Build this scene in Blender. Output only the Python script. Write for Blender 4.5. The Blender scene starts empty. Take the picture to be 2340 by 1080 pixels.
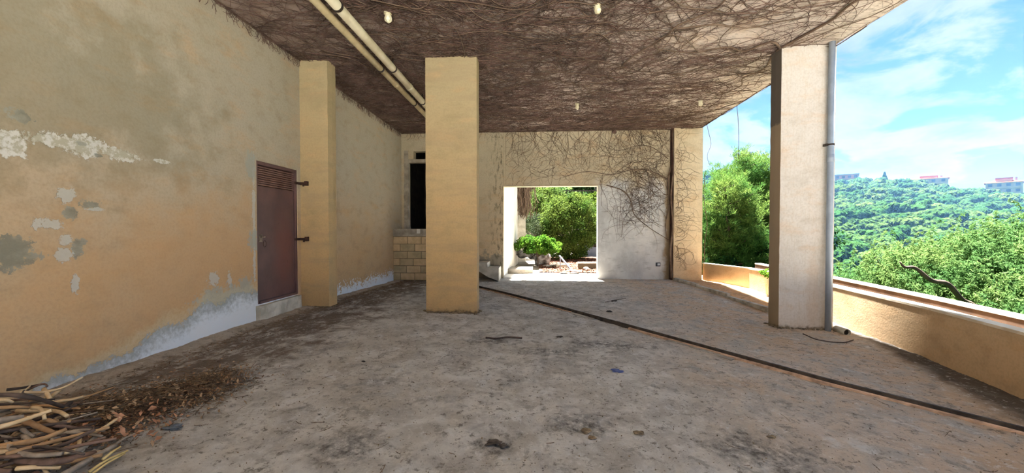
import bpy, bmesh, math, random
import numpy as np
from mathutils import Matrix, Vector
S = bpy.context.scene
COL = S.collection
rng = np.random.default_rng(7)
random.seed(7)
H = 4.355                                     # ceiling height

# ------------------------------------------------------------ camera, sky, sun, exposure
EYE = np.array([0, 0, 1.455]); FPX = 880.0
YAW = math.atan(55 / FPX); PITCH = -math.atan(16 / FPX)
cam = bpy.data.cameras.new('camera'); co = bpy.data.objects.new('camera', cam); COL.objects.link(co)
cam.sensor_fit = 'HORIZONTAL'; cam.sensor_width = 36; cam.lens = 36 * FPX / 2340
cam.clip_start = .05; cam.clip_end = 5000
co.location = EYE; co.rotation_euler = (math.pi / 2 + PITCH, 0, YAW)
S.camera = co
S.view_settings.view_transform = 'Standard'; S.view_settings.look = 'None'
S.view_settings.gamma = 1; S.view_settings.use_curve_mapping = False
S.view_settings.exposure = 1.66
S.cycles.max_bounces = 10; S.cycles.diffuse_bounces = 7; S.cycles.transparent_max_bounces = 8
SKY = 0.265
SUN = 27.0
sun = bpy.data.lights.new('sun', 'SUN'); so = bpy.data.objects.new('sun', sun); COL.objects.link(so)
sun.energy = SUN; sun.angle = math.radians(2.5); sun.color = (1, .975, .95)
so.rotation_euler = Vector((-.055, .25, 1)).to_track_quat('Z', 'Y').to_euler()


# ------------------------------------------------------------ node helpers
def lin(h):
    if not isinstance(h, str): return tuple(h)
    v = [int(h[i:i + 2], 16) / 255 for i in (0, 2, 4)]
    return tuple(x / 12.92 if x <= .04045 else ((x + .055) / 1.055) ** 2.4 for x in v)


class T:
    """small node-tree writer"""
    def __init__(s, tree): s.t = tree; s.n = tree.nodes; s.l = tree.links
    def put(s, sock, v):
        if isinstance(v, bpy.types.NodeSocket): s.l.new(v, sock)
        elif isinstance(v, str): sock.default_value = (*lin(v), 1)
        elif isinstance(v, (tuple, list)) and len(v) == 3 and sock.type == 'RGBA': sock.default_value = (*v, 1)
        else: sock.default_value = v
    def m(s, op, a, b=0.0, c=None, clamp=False):
        n = s.n.new('ShaderNodeMath'); n.operation = op; n.use_clamp = clamp
        s.put(n.inputs[0], a); s.put(n.inputs[1], b)
        if c is not None: s.put(n.inputs[2], c)
        return n.outputs[0]
    def vm(s, op, a, b=(0, 0, 0)):
        n = s.n.new('ShaderNodeVectorMath'); n.operation = op
        s.put(n.inputs[0], a); s.put(n.inputs[1], b)
        return n.outputs['Value'] if op in ('LENGTH', 'DOT_PRODUCT', 'DISTANCE') else n.outputs[0]
    def pos(s): return s.n.new('ShaderNodeNewGeometry').outputs['Position']
    def oc(s): return s.n.new('ShaderNodeTexCoord').outputs['Object']
    def xyz(s, v):
        n = s.n.new('ShaderNodeSeparateXYZ'); s.put(n.inputs[0], v); return n.outputs
    def noise(s, v, scale=5, detail=4, rough=.55, dist=0, col=False):
        n = s.n.new('ShaderNodeTexNoise'); s.put(n.inputs['Vector'], v)
        n.inputs['Scale'].default_value = scale; n.inputs['Detail'].default_value = detail
        n.inputs['Roughness'].default_value = rough; n.inputs['Distortion'].default_value = dist
        return n.outputs['Color' if col else 'Fac']
    def voro(s, v, scale=5, feature='F1'):
        n = s.n.new('ShaderNodeTexVoronoi'); n.feature = feature; s.put(n.inputs['Vector'], v); n.inputs['Scale'].default_value = scale
        return n.outputs['Distance']
    def step(s, x, a, b, c=0.0, d=1.0):
        n = s.n.new('ShaderNodeMapRange'); n.interpolation_type = 'SMOOTHSTEP'
        s.put(n.inputs[0], x)
        for i, v in enumerate((a, b, c, d)): s.put(n.inputs[i + 1], v)
        return n.outputs[0]
    def mix(s, f, a, b, mode='MIX'):
        n = s.n.new('ShaderNodeMix'); n.data_type = 'RGBA'; n.blend_type = mode
        s.put(n.inputs[0], f); s.put(n.inputs[6], a); s.put(n.inputs[7], b); return n.outputs[2]
    def scale(s, v, xyz): return s.vm('MULTIPLY', v, xyz)
    def bump(s, h, strength=.4, dist=.01):
        n = s.n.new('ShaderNodeBump'); n.inputs['Strength'].default_value = strength; n.inputs['Distance'].default_value = dist
        s.put(n.inputs['Height'], h); return n.outputs[0]
    def blob(s, p, c, r, rag, soft=.25):
        """mask of a ragged spot of half-sizes r round c; rag is a noise value about 0.5"""
        d = s.vm('LENGTH', s.vm('DIVIDE', s.vm('SUBTRACT', p, c), r))
        d = s.m('ADD', d, s.m('MULTIPLY', s.m('SUBTRACT', rag, .5), 2.6))
        return s.step(d, 1 + soft / 2, 1 - soft / 2)
    def any(s, ms):
        r = ms[0]
        for x in ms[1:]: r = s.m('MAXIMUM', r, x)
        return r


def mat(name, fn=None, color='808080', rough=.85, metal=0.0, trans=0.0, spec=.3):
    M = bpy.data.materials.new(name); M.use_nodes = True; t = T(M.node_tree)
    b = M.node_tree.nodes['Principled BSDF']
    b.inputs['Roughness'].default_value = rough; b.inputs['Metallic'].default_value = metal
    b.inputs['Specular IOR Level'].default_value = spec
    c = color; nrm = None
    if fn:
        r = fn(t); c, nrm = r if isinstance(r, tuple) and not isinstance(r[0], float) else (r, None)
    t.put(b.inputs['Base Color'], c)
    if nrm is not None: t.put(b.inputs['Normal'], nrm)
    if trans:
        tr = t.n.new('ShaderNodeBsdfTranslucent'); t.put(tr.inputs[0], c)
        mx = t.n.new('ShaderNodeMixShader'); mx.inputs[0].default_value = trans
        t.l.new(b.outputs[0], mx.inputs[1]); t.l.new(tr.outputs[0], mx.inputs[2])
        t.l.new(mx.outputs[0], t.n['Material Output'].inputs[0])
    return M


def simple(name, a, b, scale=6, rough=.85, metal=0.0, bump=.3, detail=5, stretch=(1, 1, 1), dist=.01, trans=0.0, lo=.35, hi=.65, spec=.3):
    def fn(t):
        p = t.scale(t.oc(), stretch); n = t.noise(p, scale, detail, .6)
        return t.mix(t.step(n, lo, hi), a, b), t.bump(t.noise(p, scale * 3, 4, .6), bump, dist)
    return mat(name, fn, rough=rough, metal=metal, trans=trans, spec=spec)


# ------------------------------------------------------------ world
W = bpy.data.worlds.new('sky'); S.world = W; W.use_nodes = True
t = T(W.node_tree)
d = t.n.new('ShaderNodeTexCoord').outputs['Generated']
x, y, z = t.xyz(d)
zc = t.m('MAXIMUM', z, 0.0)
base = t.mix(t.step(zc, 0, .55), '9cc6f2', '5fa8ec')
pl = t.m('ADD', zc, .32)
cv = t.n.new('ShaderNodeCombineXYZ'); t.put(cv.inputs[0], t.m('DIVIDE', x, pl)); t.put(cv.inputs[1], t.m('DIVIDE', y, pl)); t.put(cv.inputs[2], t.m('MULTIPLY', zc, .6))
cv = cv.outputs[0]
n1 = t.noise(cv, 3.6, 9, .56, .3)
n2 = t.noise(cv, 2.4, 7, .58, .2)
cm = t.step(n1, .41, .53)
shade = t.step(n2, .42, .66)
cc = t.mix(shade, 'e8eefc', 'a9bce4')
cc = t.mix(t.step(t.noise(cv, 3.4, 5, .6), .55, .72, 0, .75), cc, 'd6e4fc')
skyc = t.mix(t.m('MULTIPLY', cm, .88), base, cc)
skyc = t.mix(t.step(zc, .16, 0, 0, .5), skyc, 'a9cdf5')
skyc = t.mix(t.step(z, 0, -.06), skyc, '6f7a63')
bg = t.n['Background']; t.put(bg.inputs[0], skyc); bg.inputs[1].default_value = SKY


# ------------------------------------------------------------ geometry helpers
def sm(t_): t_ = np.clip(t_, 0, 1); return t_ * t_ * (3 - 2 * t_)
def fz(x, y):
    """height of the worn floor: it falls a little towards the balcony"""
    return (1 - sm((np.asarray(y, float) - 6.3) / 4.7)) * np.clip(.035 - .031 * (np.asarray(x, float) + 1), -.19, .13)


_perm = rng.random((256, 256)).astype(np.float32)
def vnoise(u, v):
    i = np.floor(u).astype(int); j = np.floor(v).astype(int); a = sm(u - i); b = sm(v - j)
    g = lambda p, q: _perm[p & 255, q & 255]
    return (g(i, j) * (1 - a) + g(i + 1, j) * a) * (1 - b) + (g(i, j + 1) * (1 - a) + g(i + 1, j + 1) * a) * b
def fbm(u, v, octv=5, gain=.5):
    r = 0; k = 1; n = 0
    for o in range(octv):
        r = r + k * vnoise(u * 2 ** o + 17 * o, v * 2 ** o + 31 * o); n += k; k *= gain
    return r / n


def mesh(name, V, F, smooth=False):
    V = np.asarray(V, np.float32); me = bpy.data.meshes.new(name)
    if isinstance(F, np.ndarray):
        k = F.shape[1]; me.vertices.add(len(V)); me.vertices.foreach_set('co', V.ravel())
        me.loops.add(F.size); me.loops.foreach_set('vertex_index', F.ravel().astype(np.int32))
        me.polygons.add(len(F)); me.polygons.foreach_set('loop_start', np.arange(0, F.size, k, dtype=np.int32))
        me.polygons.foreach_set('loop_total', np.full(len(F), k, np.int32)); me.update(calc_edges=True)
    else:
        me.from_pydata([tuple(v) for v in V], [], F)
    if smooth: me.shade_smooth()
    return me


def tagit(o, label=None, cat=None, group=None, kind=None):
    if label: o['label'] = label
    if cat: o['category'] = cat
    if group: o['group'] = group
    if kind: o['kind'] = kind
    return o


def obj(name, me, m, parent=None, **k):
    if isinstance(me, bmesh.types.BMesh):
        b = me; me = bpy.data.meshes.new(name); b.to_mesh(me); b.free()
    o = bpy.data.objects.new(name, me); COL.objects.link(o)
    if m is not None and not me.materials: me.materials.append(m)
    if parent is not None:
        o.parent = parent; p = Vector((0, 0, 0)); q = parent
        if parent.type == 'EMPTY' or q.location.length: o.matrix_parent_inverse = Matrix.Translation(-q.location)
    return tagit(o, **k)


def empty(name, loc, label, cat, group=None, kind=None):
    o = bpy.data.objects.new(name, None); COL.objects.link(o); o.location = loc; o.empty_display_size = .1
    return tagit(o, label, cat, group, kind)


def box(b, x0, y0, z0, x1, y1, z1, bev=0.0):
    r = bmesh.ops.create_cube(b, size=1)['verts']
    for v in r: v.co = Vector(((x0 + x1) / 2 + v.co.x * (x1 - x0), (y0 + y1) / 2 + v.co.y * (y1 - y0), (z0 + z1) / 2 + v.co.z * (z1 - z0)))
    if bev:
        es = {e for v in r for e in v.link_edges}
        bmesh.ops.bevel(b, geom=list(es), offset=bev, segments=2, affect='EDGES', profile=.6)
    return b
def bx(*a, bev=0.0): return box(bmesh.new(), *a, bev=bev)


def cyl(b, p0, p1, r, n=16, r2=None):
    p0 = Vector(p0); p1 = Vector(p1); d = p1 - p0
    M = Matrix.Translation((p0 + p1) / 2) @ d.to_track_quat('Z', 'Y').to_matrix().to_4x4()
    return bmesh.ops.create_cone(b, cap_ends=True, segments=n, radius1=r, radius2=r if r2 is None else r2, depth=d.length, matrix=M)['verts']


def tubes(P, R, K=3, up=(0, 0, 1), cap=False):
    """P (N,S,3) centre lines, R (N,S) radii -> V, F; prisms of K sides"""
    P = np.asarray(P, float); R = np.asarray(R, float); N, Sg = P.shape[:2]
    t_ = np.gradient(P, axis=1); t_ /= np.linalg.norm(t_, axis=2, keepdims=True) + 1e-9
    u = np.broadcast_to(np.array(up, float), t_.shape)
    s = np.cross(t_, u); s /= np.linalg.norm(s, axis=2, keepdims=True) + 1e-9
    w = np.cross(s, t_)
    a = np.arange(K) * 2 * np.pi / K
    V = P[:, :, None] + R[:, :, None, None] * (np.cos(a)[None, None, :, None] * s[:, :, None] + np.sin(a)[None, None, :, None] * w[:, :, None])
    idx = np.arange(N * Sg * K).reshape(N, Sg, K)
    q = np.stack([idx[:, :-1], np.roll(idx, -1, 2)[:, :-1], np.roll(idx, -1, 2)[:, 1:], idx[:, 1:]], -1).reshape(-1, 4)
    return V.reshape(-1, 3), q


def tube_obj(name, pts, rad, m, K=8, parent=None, sub=4, **k):
    pts = np.array(pts, float); rad = np.broadcast_to(rad, len(pts)).astype(float)
    n = len(pts); tt = np.linspace(0, n - 1, (n - 1) * sub + 1)
    # catmull-rom
    pp = np.vstack([2 * pts[0] - pts[1], pts, 2 * pts[-1] - pts[-2]]); out = []
    for q in tt:
        i = min(int(q), n - 2); f = q - i; a, b, c, d_ = pp[i:i + 4]
        out.append(.5 * (2 * b + (c - a) * f + (2 * a - 5 * b + 4 * c - d_) * f * f + (3 * b - a - 3 * c + d_) * f ** 3))
    out = np.array(out); rr = np.interp(tt, range(n), rad)
    dv = out[-1] - out[0]; up = (0, 0, 1) if abs(dv[2]) < .8 * np.linalg.norm(dv) else (0, 1, 0)
    V, F = tubes(out[None], rr[None], K, up)
    Fl = [list(map(int, f)) for f in F]
    L = len(V); Fl.append(list(range(K))[::-1]); Fl.append(list(range(L - K, L)))
    return obj(name, mesh(name, V, Fl, True), m, parent, **k)


def grid(name, xs, ys, zf, m, **k):
    X, Y = np.meshgrid(xs, ys); Z = zf(X, Y); V = np.stack([X, Y, Z], -1).reshape(-1, 3)
    n, w_ = len(ys), len(xs); i = np.arange(n * w_).reshape(n, w_)
    F = np.stack([i[:-1, :-1], i[:-1, 1:], i[1:, 1:], i[1:, :-1]], -1).reshape(-1, 4)
    return obj(name, mesh(name, V, F, True), m, **k)


def rough_box(name, x0, y0, z0, x1, y1, z1, m, cell=.12, amp=.004, parent=None, **k):
    """plastered block: subdivided, edges softened, faces a little wavy"""
    V = []; F = []
    dims = [(x0, x1), (y0, y1), (z0, z1)]
    ns = [max(1, int(round((b_ - a_) / cell))) for a_, b_ in dims]
    key = {}
    def vid(i, j, l):
        k_ = (i, j, l)
        if k_ not in key:
            key[k_] = len(V)
            p = [dims[0][0] + (dims[0][1] - dims[0][0]) * i / ns[0], dims[1][0] + (dims[1][1] - dims[1][0]) * j / ns[1], dims[2][0] + (dims[2][1] - dims[2][0]) * l / ns[2]]
            q = [0, 0, 0]
            for ax, (c_, n_) in enumerate(zip((i, j, l), ns)):
                if c_ == 0: q[ax] = 1
                if c_ == n_: q[ax] = -1
            ed = sum(1 for a in q if a) > 1
            for ax in range(3):
                if ed: p[ax] += q[ax] * (.004 + .006 * random.random())
                else: p[ax] += q[ax] * amp * (random.random() - .5)
            V.append(p)
        return key[k_]
    for ax in range(3):
        a, b_ = [q for q in range(3) if q != ax]
        for side in (0, ns[ax]):
            for i in range(ns[a]):
                for j in range(ns[b_]):
                    def g(ii, jj):
                        c_ = [0, 0, 0]; c_[ax] = side; c_[a] = ii; c_[b_] = jj; return vid(*c_)
                    f = [g(i, j), g(i + 1, j), g(i + 1, j + 1), g(i, j + 1)]
                    if (side == 0) == (ax != 1): f = f[::-1]
                    F.append(f)
    return obj(name, mesh(name, V, F), m, parent, **k)


def lump(r, seed, sub=2, squash=(1, 1, 1), amp=.3):
    b = bmesh.new(); bmesh.ops.create_icosphere(b, subdivisions=sub, radius=1)
    rs = np.random.default_rng(seed); o = rs.random(3) * 50
    for v in b.verts:
        c_ = v.co; f = 1 + amp * (float(fbm(np.array(c_.x * 1.5 + o[0] + 9), np.array(c_.y * 1.5 + c_.z * 1.3 + o[1] + 9), 3)) - .5) * 2
        v.co = Vector((c_.x * squash[0], c_.y * squash[1], c_.z * squash[2])) * r * f
    return b


# ------------------------------------------------------------ materials
OCHRE = 'd4b68a'
def plaster(t, ochre=OCHRE, pale='cdbd92', grime='8f8468', zlo=1.0, zhi=3.4, dirt=.5):
    p = t.pos(); X, Y, Z = t.xyz(p)
    big = t.noise(p, .9, 4, .55); med = t.noise(t.scale(p, (1, 1, 1.6)), 3.2, 6, .62); fine = t.noise(p, 38, 4, .6)
    c = t.mix(t.step(t.m('ADD', Z, t.m('MULTIPLY', big, 1.6)), zlo + .6, zhi + .9), ochre, pale)
    c = t.mix(t.step(med, .45, .75, 0, .45), c, grime)
    c = t.mix(t.step(t.noise(t.scale(p, (1, 1, 3)), 1.7, 5, .65), .5, .72, 0, .35), c, 'c8a070')
    c = t.mix(t.step(fine, .4, .7, 0, .18), c, '7d6c4c')
    return p, X, Y, Z, c, med, fine
def plaster_bump(t, fine, med): return t.bump(t.m('ADD', fine, t.m('MULTIPLY', med, 1.5)), .35, .006)


def m_leftwall(t):
    p, X, Y, Z, c, med, fine = plaster(t, 'c9a67a', 'b5ac98', '9c8868', .3, 3.0)
    rag = t.m('ADD', .5, t.m('MULTIPLY', t.m('SUBTRACT', t.m('ADD', t.m('MULTIPLY', t.noise(p, 6, 6, .7), .5), t.m('MULTIPLY', t.noise(p, 19, 6, .7), .5)), .5), 1.9)); rag2 = t.noise(p, 3.0, 6, .6)
    olive = t.blob(p, (-4.05, 2.9, 2.75), (2, 1.5, .8), rag2, .9)
    c = t.mix(t.m('MULTIPLY', olive, .45), c, '7f7659')
    orange = t.blob(p, (-4.05, 4.4, .95), (2, 1.5, .75), rag2, 1.2)
    c = t.mix(t.m('MULTIPLY', orange, .45), c, 'cda06e')
    # long light scar where a shelf was broken out of the wall
    scar = t.any([t.blob(p, (-4.05, 3.02, 2.20), (2, .26, .055), rag), t.blob(p, (-4.05, 3.22, 2.2), (2, .2, .09), rag), t.blob(p, (-4.05, 3.5, 2.19), (2, .2, .06), rag),
                  t.blob(p, (-4.05, 2.74, 2.12), (2, .1, .1), rag), t.blob(p, (-4.05, 3.95, 2.19), (2, .09, .02), rag)])
    c = t.mix(t.m('MULTIPLY', scar, .9), c, t.mix(t.step(rag, .42, .56), 'd8d6cc', 'b5b09a'))
    spots = [(2.80, 2.34, .07, .05), (3.35, 2.14, .04, .02), (3.27, 1.68, .09, .05), (3.12, 1.60, .06, .05), (2.7, 1.28, .19, .13), (3.16, 1.28, .05, .09), (3.2, 1.34, .05, .03), (3.2, 2.22, .04, .02)]
    g = t.any([t.blob(p, (-4.05, a, b), (2, r1, r2), rag) for a, b, r1, r2 in spots])
    c = t.mix(t.m('MULTIPLY', g, .85), c, t.mix(t.step(med, .4, .62), '7b7b6c', '9c9a8a'))
    wsp = [(3.08, 1.76, .06, .06), (3.30, 1.64, .09, .018), (3.07, 1.36, .05, .05), (3.07, 1.24, .06, .06), (3.14, .98, .03, .07), (5.30, 1.5, .03, .95), (4.60, .83, .09, .1), (2.95, 1.5, .1, .05), (4.85, .8, .04, .1)]
    g = t.any([t.blob(p, (-4.05, a, b), (2, r1, r2), rag) for a, b, r1, r2 in wsp])
    c = t.mix(t.m('MULTIPLY', g, .75), c, 'c4c3b8')
    gry = t.any([t.blob(p, (-4.05, 4.72, .56), (2, .34, .18), rag, .4), t.blob(p, (-4.05, 5.25, 2.35), (2, .1, .2), rag, .5), t.blob(p, (-4.05, 5.3, 1.28), (2, .1, .16), rag, .3), t.blob(p, (-4.05, 5.1, .55), (2, .2, .22), rag, .4)])
    c = t.mix(t.m('MULTIPLY', gry, .75), c, 'a4a79c')
    # rising damp, its upper edge climbing from the near end towards the door
    top = t.step(Y, 2.7, 4.9, .12, .56)
    d = t.m('SUBTRACT', t.m('SUBTRACT', Z, top), t.m('MULTIPLY', t.m('SUBTRACT', rag2, .5), .55))
    d = t.m('ADD', d, t.m('MULTIPLY', t.m('SUBTRACT', rag, .5), .25))
    near = t.step(Y, 6.4, 6.1)
    far = t.step(Z, .42, .3); dfar = t.step(t.m('ADD', Z, t.m('MULTIPLY', t.m('SUBTRACT', rag, .5), .8)), .30, .22)
    dm = t.m('ADD', t.m('MULTIPLY', t.step(d, .03, 0), near), t.m('MULTIPLY', dfar, t.m('SUBTRACT', 1.0, near)))
    dcol = t.mix(t.step(t.m('ADD', d, t.m('MULTIPLY', rag, .25)), -.1, .16), 'e4e8ea', 'a7aaa6')
    c = t.mix(dm, c, dcol)
    halo = t.m('MULTIPLY', t.step(d, .16, 0), near)
    c = t.mix(t.m('MULTIPLY', t.m('SUBTRACT', halo, dm, clamp=True), .45), c, 'd9d0aa')
    rel = t.m('SUBTRACT', t.m('MULTIPLY', fine, .4), t.m('MULTIPLY', t.m('MAXIMUM', dm, t.m('MAXIMUM', scar, g)), 1.2))
    return c, t.bump(rel, .5, .008)
M_left = mat('left_wall_plaster', m_leftwall)


def m_backwall(t):
    p, X, Y, Z, c, med, fine = plaster(t, 'cfb691', 'c6b99c', 'a09276', .4, 3.3)
    rag = t.noise(p, 5, 6, .68); rag2 = t.noise(p, 2, 5, .6)
    # bare grey cement to the right of the opening
    gm = t.m('MULTIPLY', t.step(t.m('ADD', X, t.m('MULTIPLY', rag, .6)), 2.0, 2.2), t.m('MULTIPLY', t.step(t.m('ADD', X, t.m('MULTIPLY', rag, .35)), 3.98, 3.86), t.step(t.m('ADD', Z, t.m('MULTIPLY', rag2, 1.6)), 3.75, 3.35)))
    gm = t.m('MULTIPLY', t.step(X, 1.6, 1.85), t.m('MULTIPLY', t.step(t.m('ADD', X, t.m('MULTIPLY', rag, .35)), 3.98, 3.86), t.step(t.m('ADD', Z, t.m('MULTIPLY', rag2, 1.6)), 3.85, 3.35)))
    gc = t.mix(t.step(t.noise(t.scale(p, (1, 1, .8)), 2.4, 7, .65), .35, .65), 'bdbdb8', 'd8d8d2')
    gc = t.mix(t.step(t.noise(t.scale(p, (1, 1, 4)), 3, 5, .6), .55, .7, 0, .5), gc, '98988f')
    c = t.mix(gm, c, gc)
    # grey foot and black mould beside the stair
    lm = t.m('MULTIPLY', t.step(X, -.9, -1.0), t.step(t.m('ADD', Z, t.m('MULTIPLY', t.m('SUBTRACT', rag, .5), 1.6)), .82, .6))
    c = t.mix(t.m('MULTIPLY', lm, .8), c, '868274')
    bl = t.m('MULTIPLY', t.step(t.m('ADD', X, t.m('MULTIPLY', rag2, .5)), -1.35, -.75), t.step(X, -.95, -1.0))
    bl = t.m('MULTIPLY', bl, t.step(t.noise(t.scale(p, (2.4, 1, .8)), 5, 6, .7), .50, .60))
    c = t.mix(t.m('MULTIPLY', bl, .75), c, '55503f')
    bk = t.m('MULTIPLY', t.step(t.m('ADD', X, t.m('MULTIPLY', rag, .3)), 3.78, 3.98), t.step(Z, 3.6, 2.6))
    c = t.mix(t.m('MULTIPLY', bk, .7), c, '6d5a40')
    return c, plaster_bump(t, fine, med)
M_back = mat('back_wall_plaster', m_backwall)


def m_pillar(t):
    p, X, Y, Z, c, med, fine = plaster(t, 'bd9c6c', 'aa9a76', '918462', .2, 4.4)
    h = t.step(t.noise(t.scale(p, (.6, .6, 4)), 2.2, 5, .6), .46, .62, 0, .32)
    c = t.mix(h, c, '9c886a')
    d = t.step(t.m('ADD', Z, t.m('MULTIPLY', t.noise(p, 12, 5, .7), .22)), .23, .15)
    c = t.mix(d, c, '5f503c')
    return c, plaster_bump(t, fine, med)
M_pillar = mat('ochre_pillar_plaster', m_pillar)


def m_pillar_pale(t):
    p, X, Y, Z, c, med, fine = plaster(t, 'cfc8be', 'c6c0b6', 'aca292', .2, 4.4)
    brush = t.noise(t.scale(p, (9, 9, .8)), 6, 4, .6)
    c = t.mix(t.step(brush, .5, .7, 0, .3), c, 'b7a68c')
    side = t.step(X, 3.875, 3.868)                       # the left side, browner and darker at the top
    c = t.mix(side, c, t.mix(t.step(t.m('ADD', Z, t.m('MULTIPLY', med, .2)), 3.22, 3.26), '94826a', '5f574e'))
    c = t.mix(t.m('MULTIPLY', t.blob(p, (4.38, 6.38, .5), (.08, 2, .6), med, .8), .22), c, 'b08a5c')
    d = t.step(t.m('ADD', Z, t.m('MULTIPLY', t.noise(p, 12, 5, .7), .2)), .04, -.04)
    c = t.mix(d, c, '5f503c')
    return c, t.bump(t.m('ADD', brush, fine), .4, .005)
M_pale = mat('pale_pillar_plaster', m_pillar_pale)


def m_ceiling(t):
    p, X, Y, Z, c, med, fine = plaster(t, 'dacdc2', 'dacdc2', 'b5a597', 0, 9)
    n = t.noise(p, 1.1, 5, .6)
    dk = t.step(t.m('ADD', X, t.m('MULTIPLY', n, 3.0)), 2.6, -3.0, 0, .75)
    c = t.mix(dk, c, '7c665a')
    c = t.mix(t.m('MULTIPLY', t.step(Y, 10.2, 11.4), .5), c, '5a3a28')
    sp = t.step(t.noise(t.scale(p, (.8, 1.4, 1)), 13, 5, .7), .5, .62, 0, .35)
    c = t.mix(sp, c, '4f3d30')
    return c, t.bump(t.m('ADD', fine, sp), .5, .01)
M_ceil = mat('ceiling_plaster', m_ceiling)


def m_floor(t):
    p = t.pos(); X, Y, Z = t.xyz(p)
    a = t.noise(p, .8, 6, .6); b = t.noise(p, 3.1, 8, .66, .4); f = t.noise(p, 14, 8, .76); g = t.noise(p, 60, 5, .65)
    c = t.mix(t.step(b, .34, .66), 'bab5ac', 'e2dfd8')
    c = t.mix(t.step(a, .48, .64, 0, .6), c, 'c6beb0')
    c = t.mix(t.step(t.noise(p, 1.9, 7, .68, .6), .53, .66, 0, .7), c, '9c9a97')
    c = t.mix(t.step(t.noise(t.scale(p, (1.4, 1, 1)), 2.3, 8, .7, .3), .57, .64, 0, .8), c, 'e4e3df')
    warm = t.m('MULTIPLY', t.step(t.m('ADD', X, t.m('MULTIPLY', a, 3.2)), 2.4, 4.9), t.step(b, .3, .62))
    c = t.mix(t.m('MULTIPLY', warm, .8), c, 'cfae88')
    orange_strip = t.m('MULTIPLY', t.step(X, 4.0, 4.3), t.step(Y, 7.2, 7.8))  # orange tone on the floor strip beyond the curb
    c = t.mix(t.m('MULTIPLY', orange_strip, .7), c, 'd6ab78')
    # dark soil line under the parapet
    par = t.step(t.m('ADD', X, t.m('MULTIPLY', t.m('SUBTRACT', b, .5), .5)), t.step(Y, 2.5, 7.2, 3.75, 4.88), t.step(Y, 2.5, 7.2, 4.1, 5.1))
    par = t.m('MULTIPLY', par, t.step(Y, 9, 7.3))
    c = t.mix(t.m('MULTIPLY', par, .92), c, '4a4138')
    # drifts of rotted litter along the left wall
    li = t.m('ADD', X, t.m('MULTIPLY', t.m('SUBTRACT', b, .5), 2.2))
    lim = t.m('MULTIPLY', t.step(li, -2.3, -3.1), t.step(t.m('ADD', X, t.m('MULTIPLY', t.m('SUBTRACT', f, .5), .3)), -3.86, -3.72))
    lim = t.m('MULTIPLY', lim, t.step(t.noise(t.scale(p, (1, .45, 1)), 6, 7, .72), .36, .52))
    c = t.mix(t.m('MULTIPLY', lim, .85), c, '6b5848')
    c = t.mix(t.m('MULTIPLY', t.step(X, -3.5, -3.9), .5), c, 'b49a74')
    # pits and specks
    c = t.mix(t.step(f, .55, .64, 0, .8), c, '6e665a')
    c = t.mix(t.step(f, .45, .36, 0, .55), c, 'ebe8e2')
    c = t.mix(t.step(t.noise(p, 5, 9, .78, .3), .54, .62, 0, .55), c, '807a70')
    c = t.mix(t.step(t.noise(p, 33, 5, .65), .64, .70, 0, .8), c, '3f3830')
    dk = t.any([t.blob(p, q, r, b, 1.6) for q, r in [((-.3, 2.55, 0), (.14, .06, 2)), ((.9, 5.0, 0), (.5, .16, 2)), ((.2, 4.6, 0), (.35, .12, 2)), ((-.6, 4.9, 0), (.3, .12, 2)), ((1.5, 2.7, 0), (.3, .2, 2)), ((-1.2, 2.4, 0), (.2, .14, 2)), ((.35, 2.9, 0), (.25, .13, 2))]])
    c = t.mix(t.m('MULTIPLY', t.m('MULTIPLY', dk, .75), t.step(f, .38, .6)), c, '55524e')
    vor = t.voro(t.vm('ADD', p, t.scale(t.noise(p, 6, 3, .5, col=True), (.2, .2, .2))), 9)
    h = t.m('ADD', t.m('MULTIPLY', f, 1.5), t.m('ADD', t.m('MULTIPLY', g, .5), t.m('MULTIPLY', t.step(vor, 0, .35), .35)))
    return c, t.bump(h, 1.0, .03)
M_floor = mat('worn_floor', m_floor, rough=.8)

M_ochre_low = mat('parapet_plaster', lambda t: (lambda r: (r[4], plaster_bump(t, r[6], r[5])))(plaster(t, 'd0ad84', 'c8ae8a', 'a08868', -1, .6)))
M_parout = simple('parapet_outer_plaster', '6e5644', '554234', 3)
M_cap = simple('parapet_cap', 'e6dcc8', 'cdbfa5', 5)
M_conc = simple('bare_concrete', 'b5a996', '8f8676', 4, bump=.5)
M_conc_l = simple('pale_cement', 'cfcabb', 'aaa494', 4, bump=.5)
M_block = simple('cement_block', 'd9bf94', 'c4a980', 5, bump=.6)
M_block2 = simple('cement_block_grey', 'c2ae88', 'a99a78', 5, bump=.6)
M_mortar = simple('mortar', '94866c', '7c7058', 8, bump=.6)
M_darkwall = simple('shade_dark_block', '3b352d', '28231e', 4)  # gloom of unlit places put into the block colour
M_white = simple('whitewashed_render', 'efeade', 'd8d2c4', 2.5, bump=.2)
M_grey = simple('grey_render', '7e8290', '6c707e', 1.5, bump=.2)
M_brownconc = simple('brown_planter', '54452f', '41372a', 3)
def m_door(t):
    p = t.pos(); n = t.noise(p, 2.6, 6, .6); c = t.mix(t.step(n, .38, .66), '5c4442', '6c4e4a')
    c = t.mix(t.m('MULTIPLY', t.blob(p, (-4.08, 6.0, 1.1), (1, .2, .5), n, 1.2), .5), c, '825046')
    c = t.mix(t.step(t.noise(t.scale(p, (1, 1, .35)), 16, 5, .65), .6, .72, 0, .4), c, '4e3430')
    return c, t.bump(n, .2, .006)
M_door = mat('brown_painted_steel', m_door, rough=.5, spec=.4)
M_slat = simple('louvre_steel', 'b08c7c', '8f6c60', 8, rough=.55)
M_rust = simple('rusted_iron', '4a3026', '33231d', 14, rough=.8)
M_steel = simple('dull_steel', '9c8c7c', '6a5c50', 20, rough=.5, metal=.6)
M_rail = simple('blackened_steel', '4d463f', '2f2a26', 10, rough=.7)
M_railpink = simple('old_mortar_edge', 'd8b79c', '9a8370', 7)
M_curb = simple('curb_cement', 'bdb9b0', '8c8880', 5, bump=.5)
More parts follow.
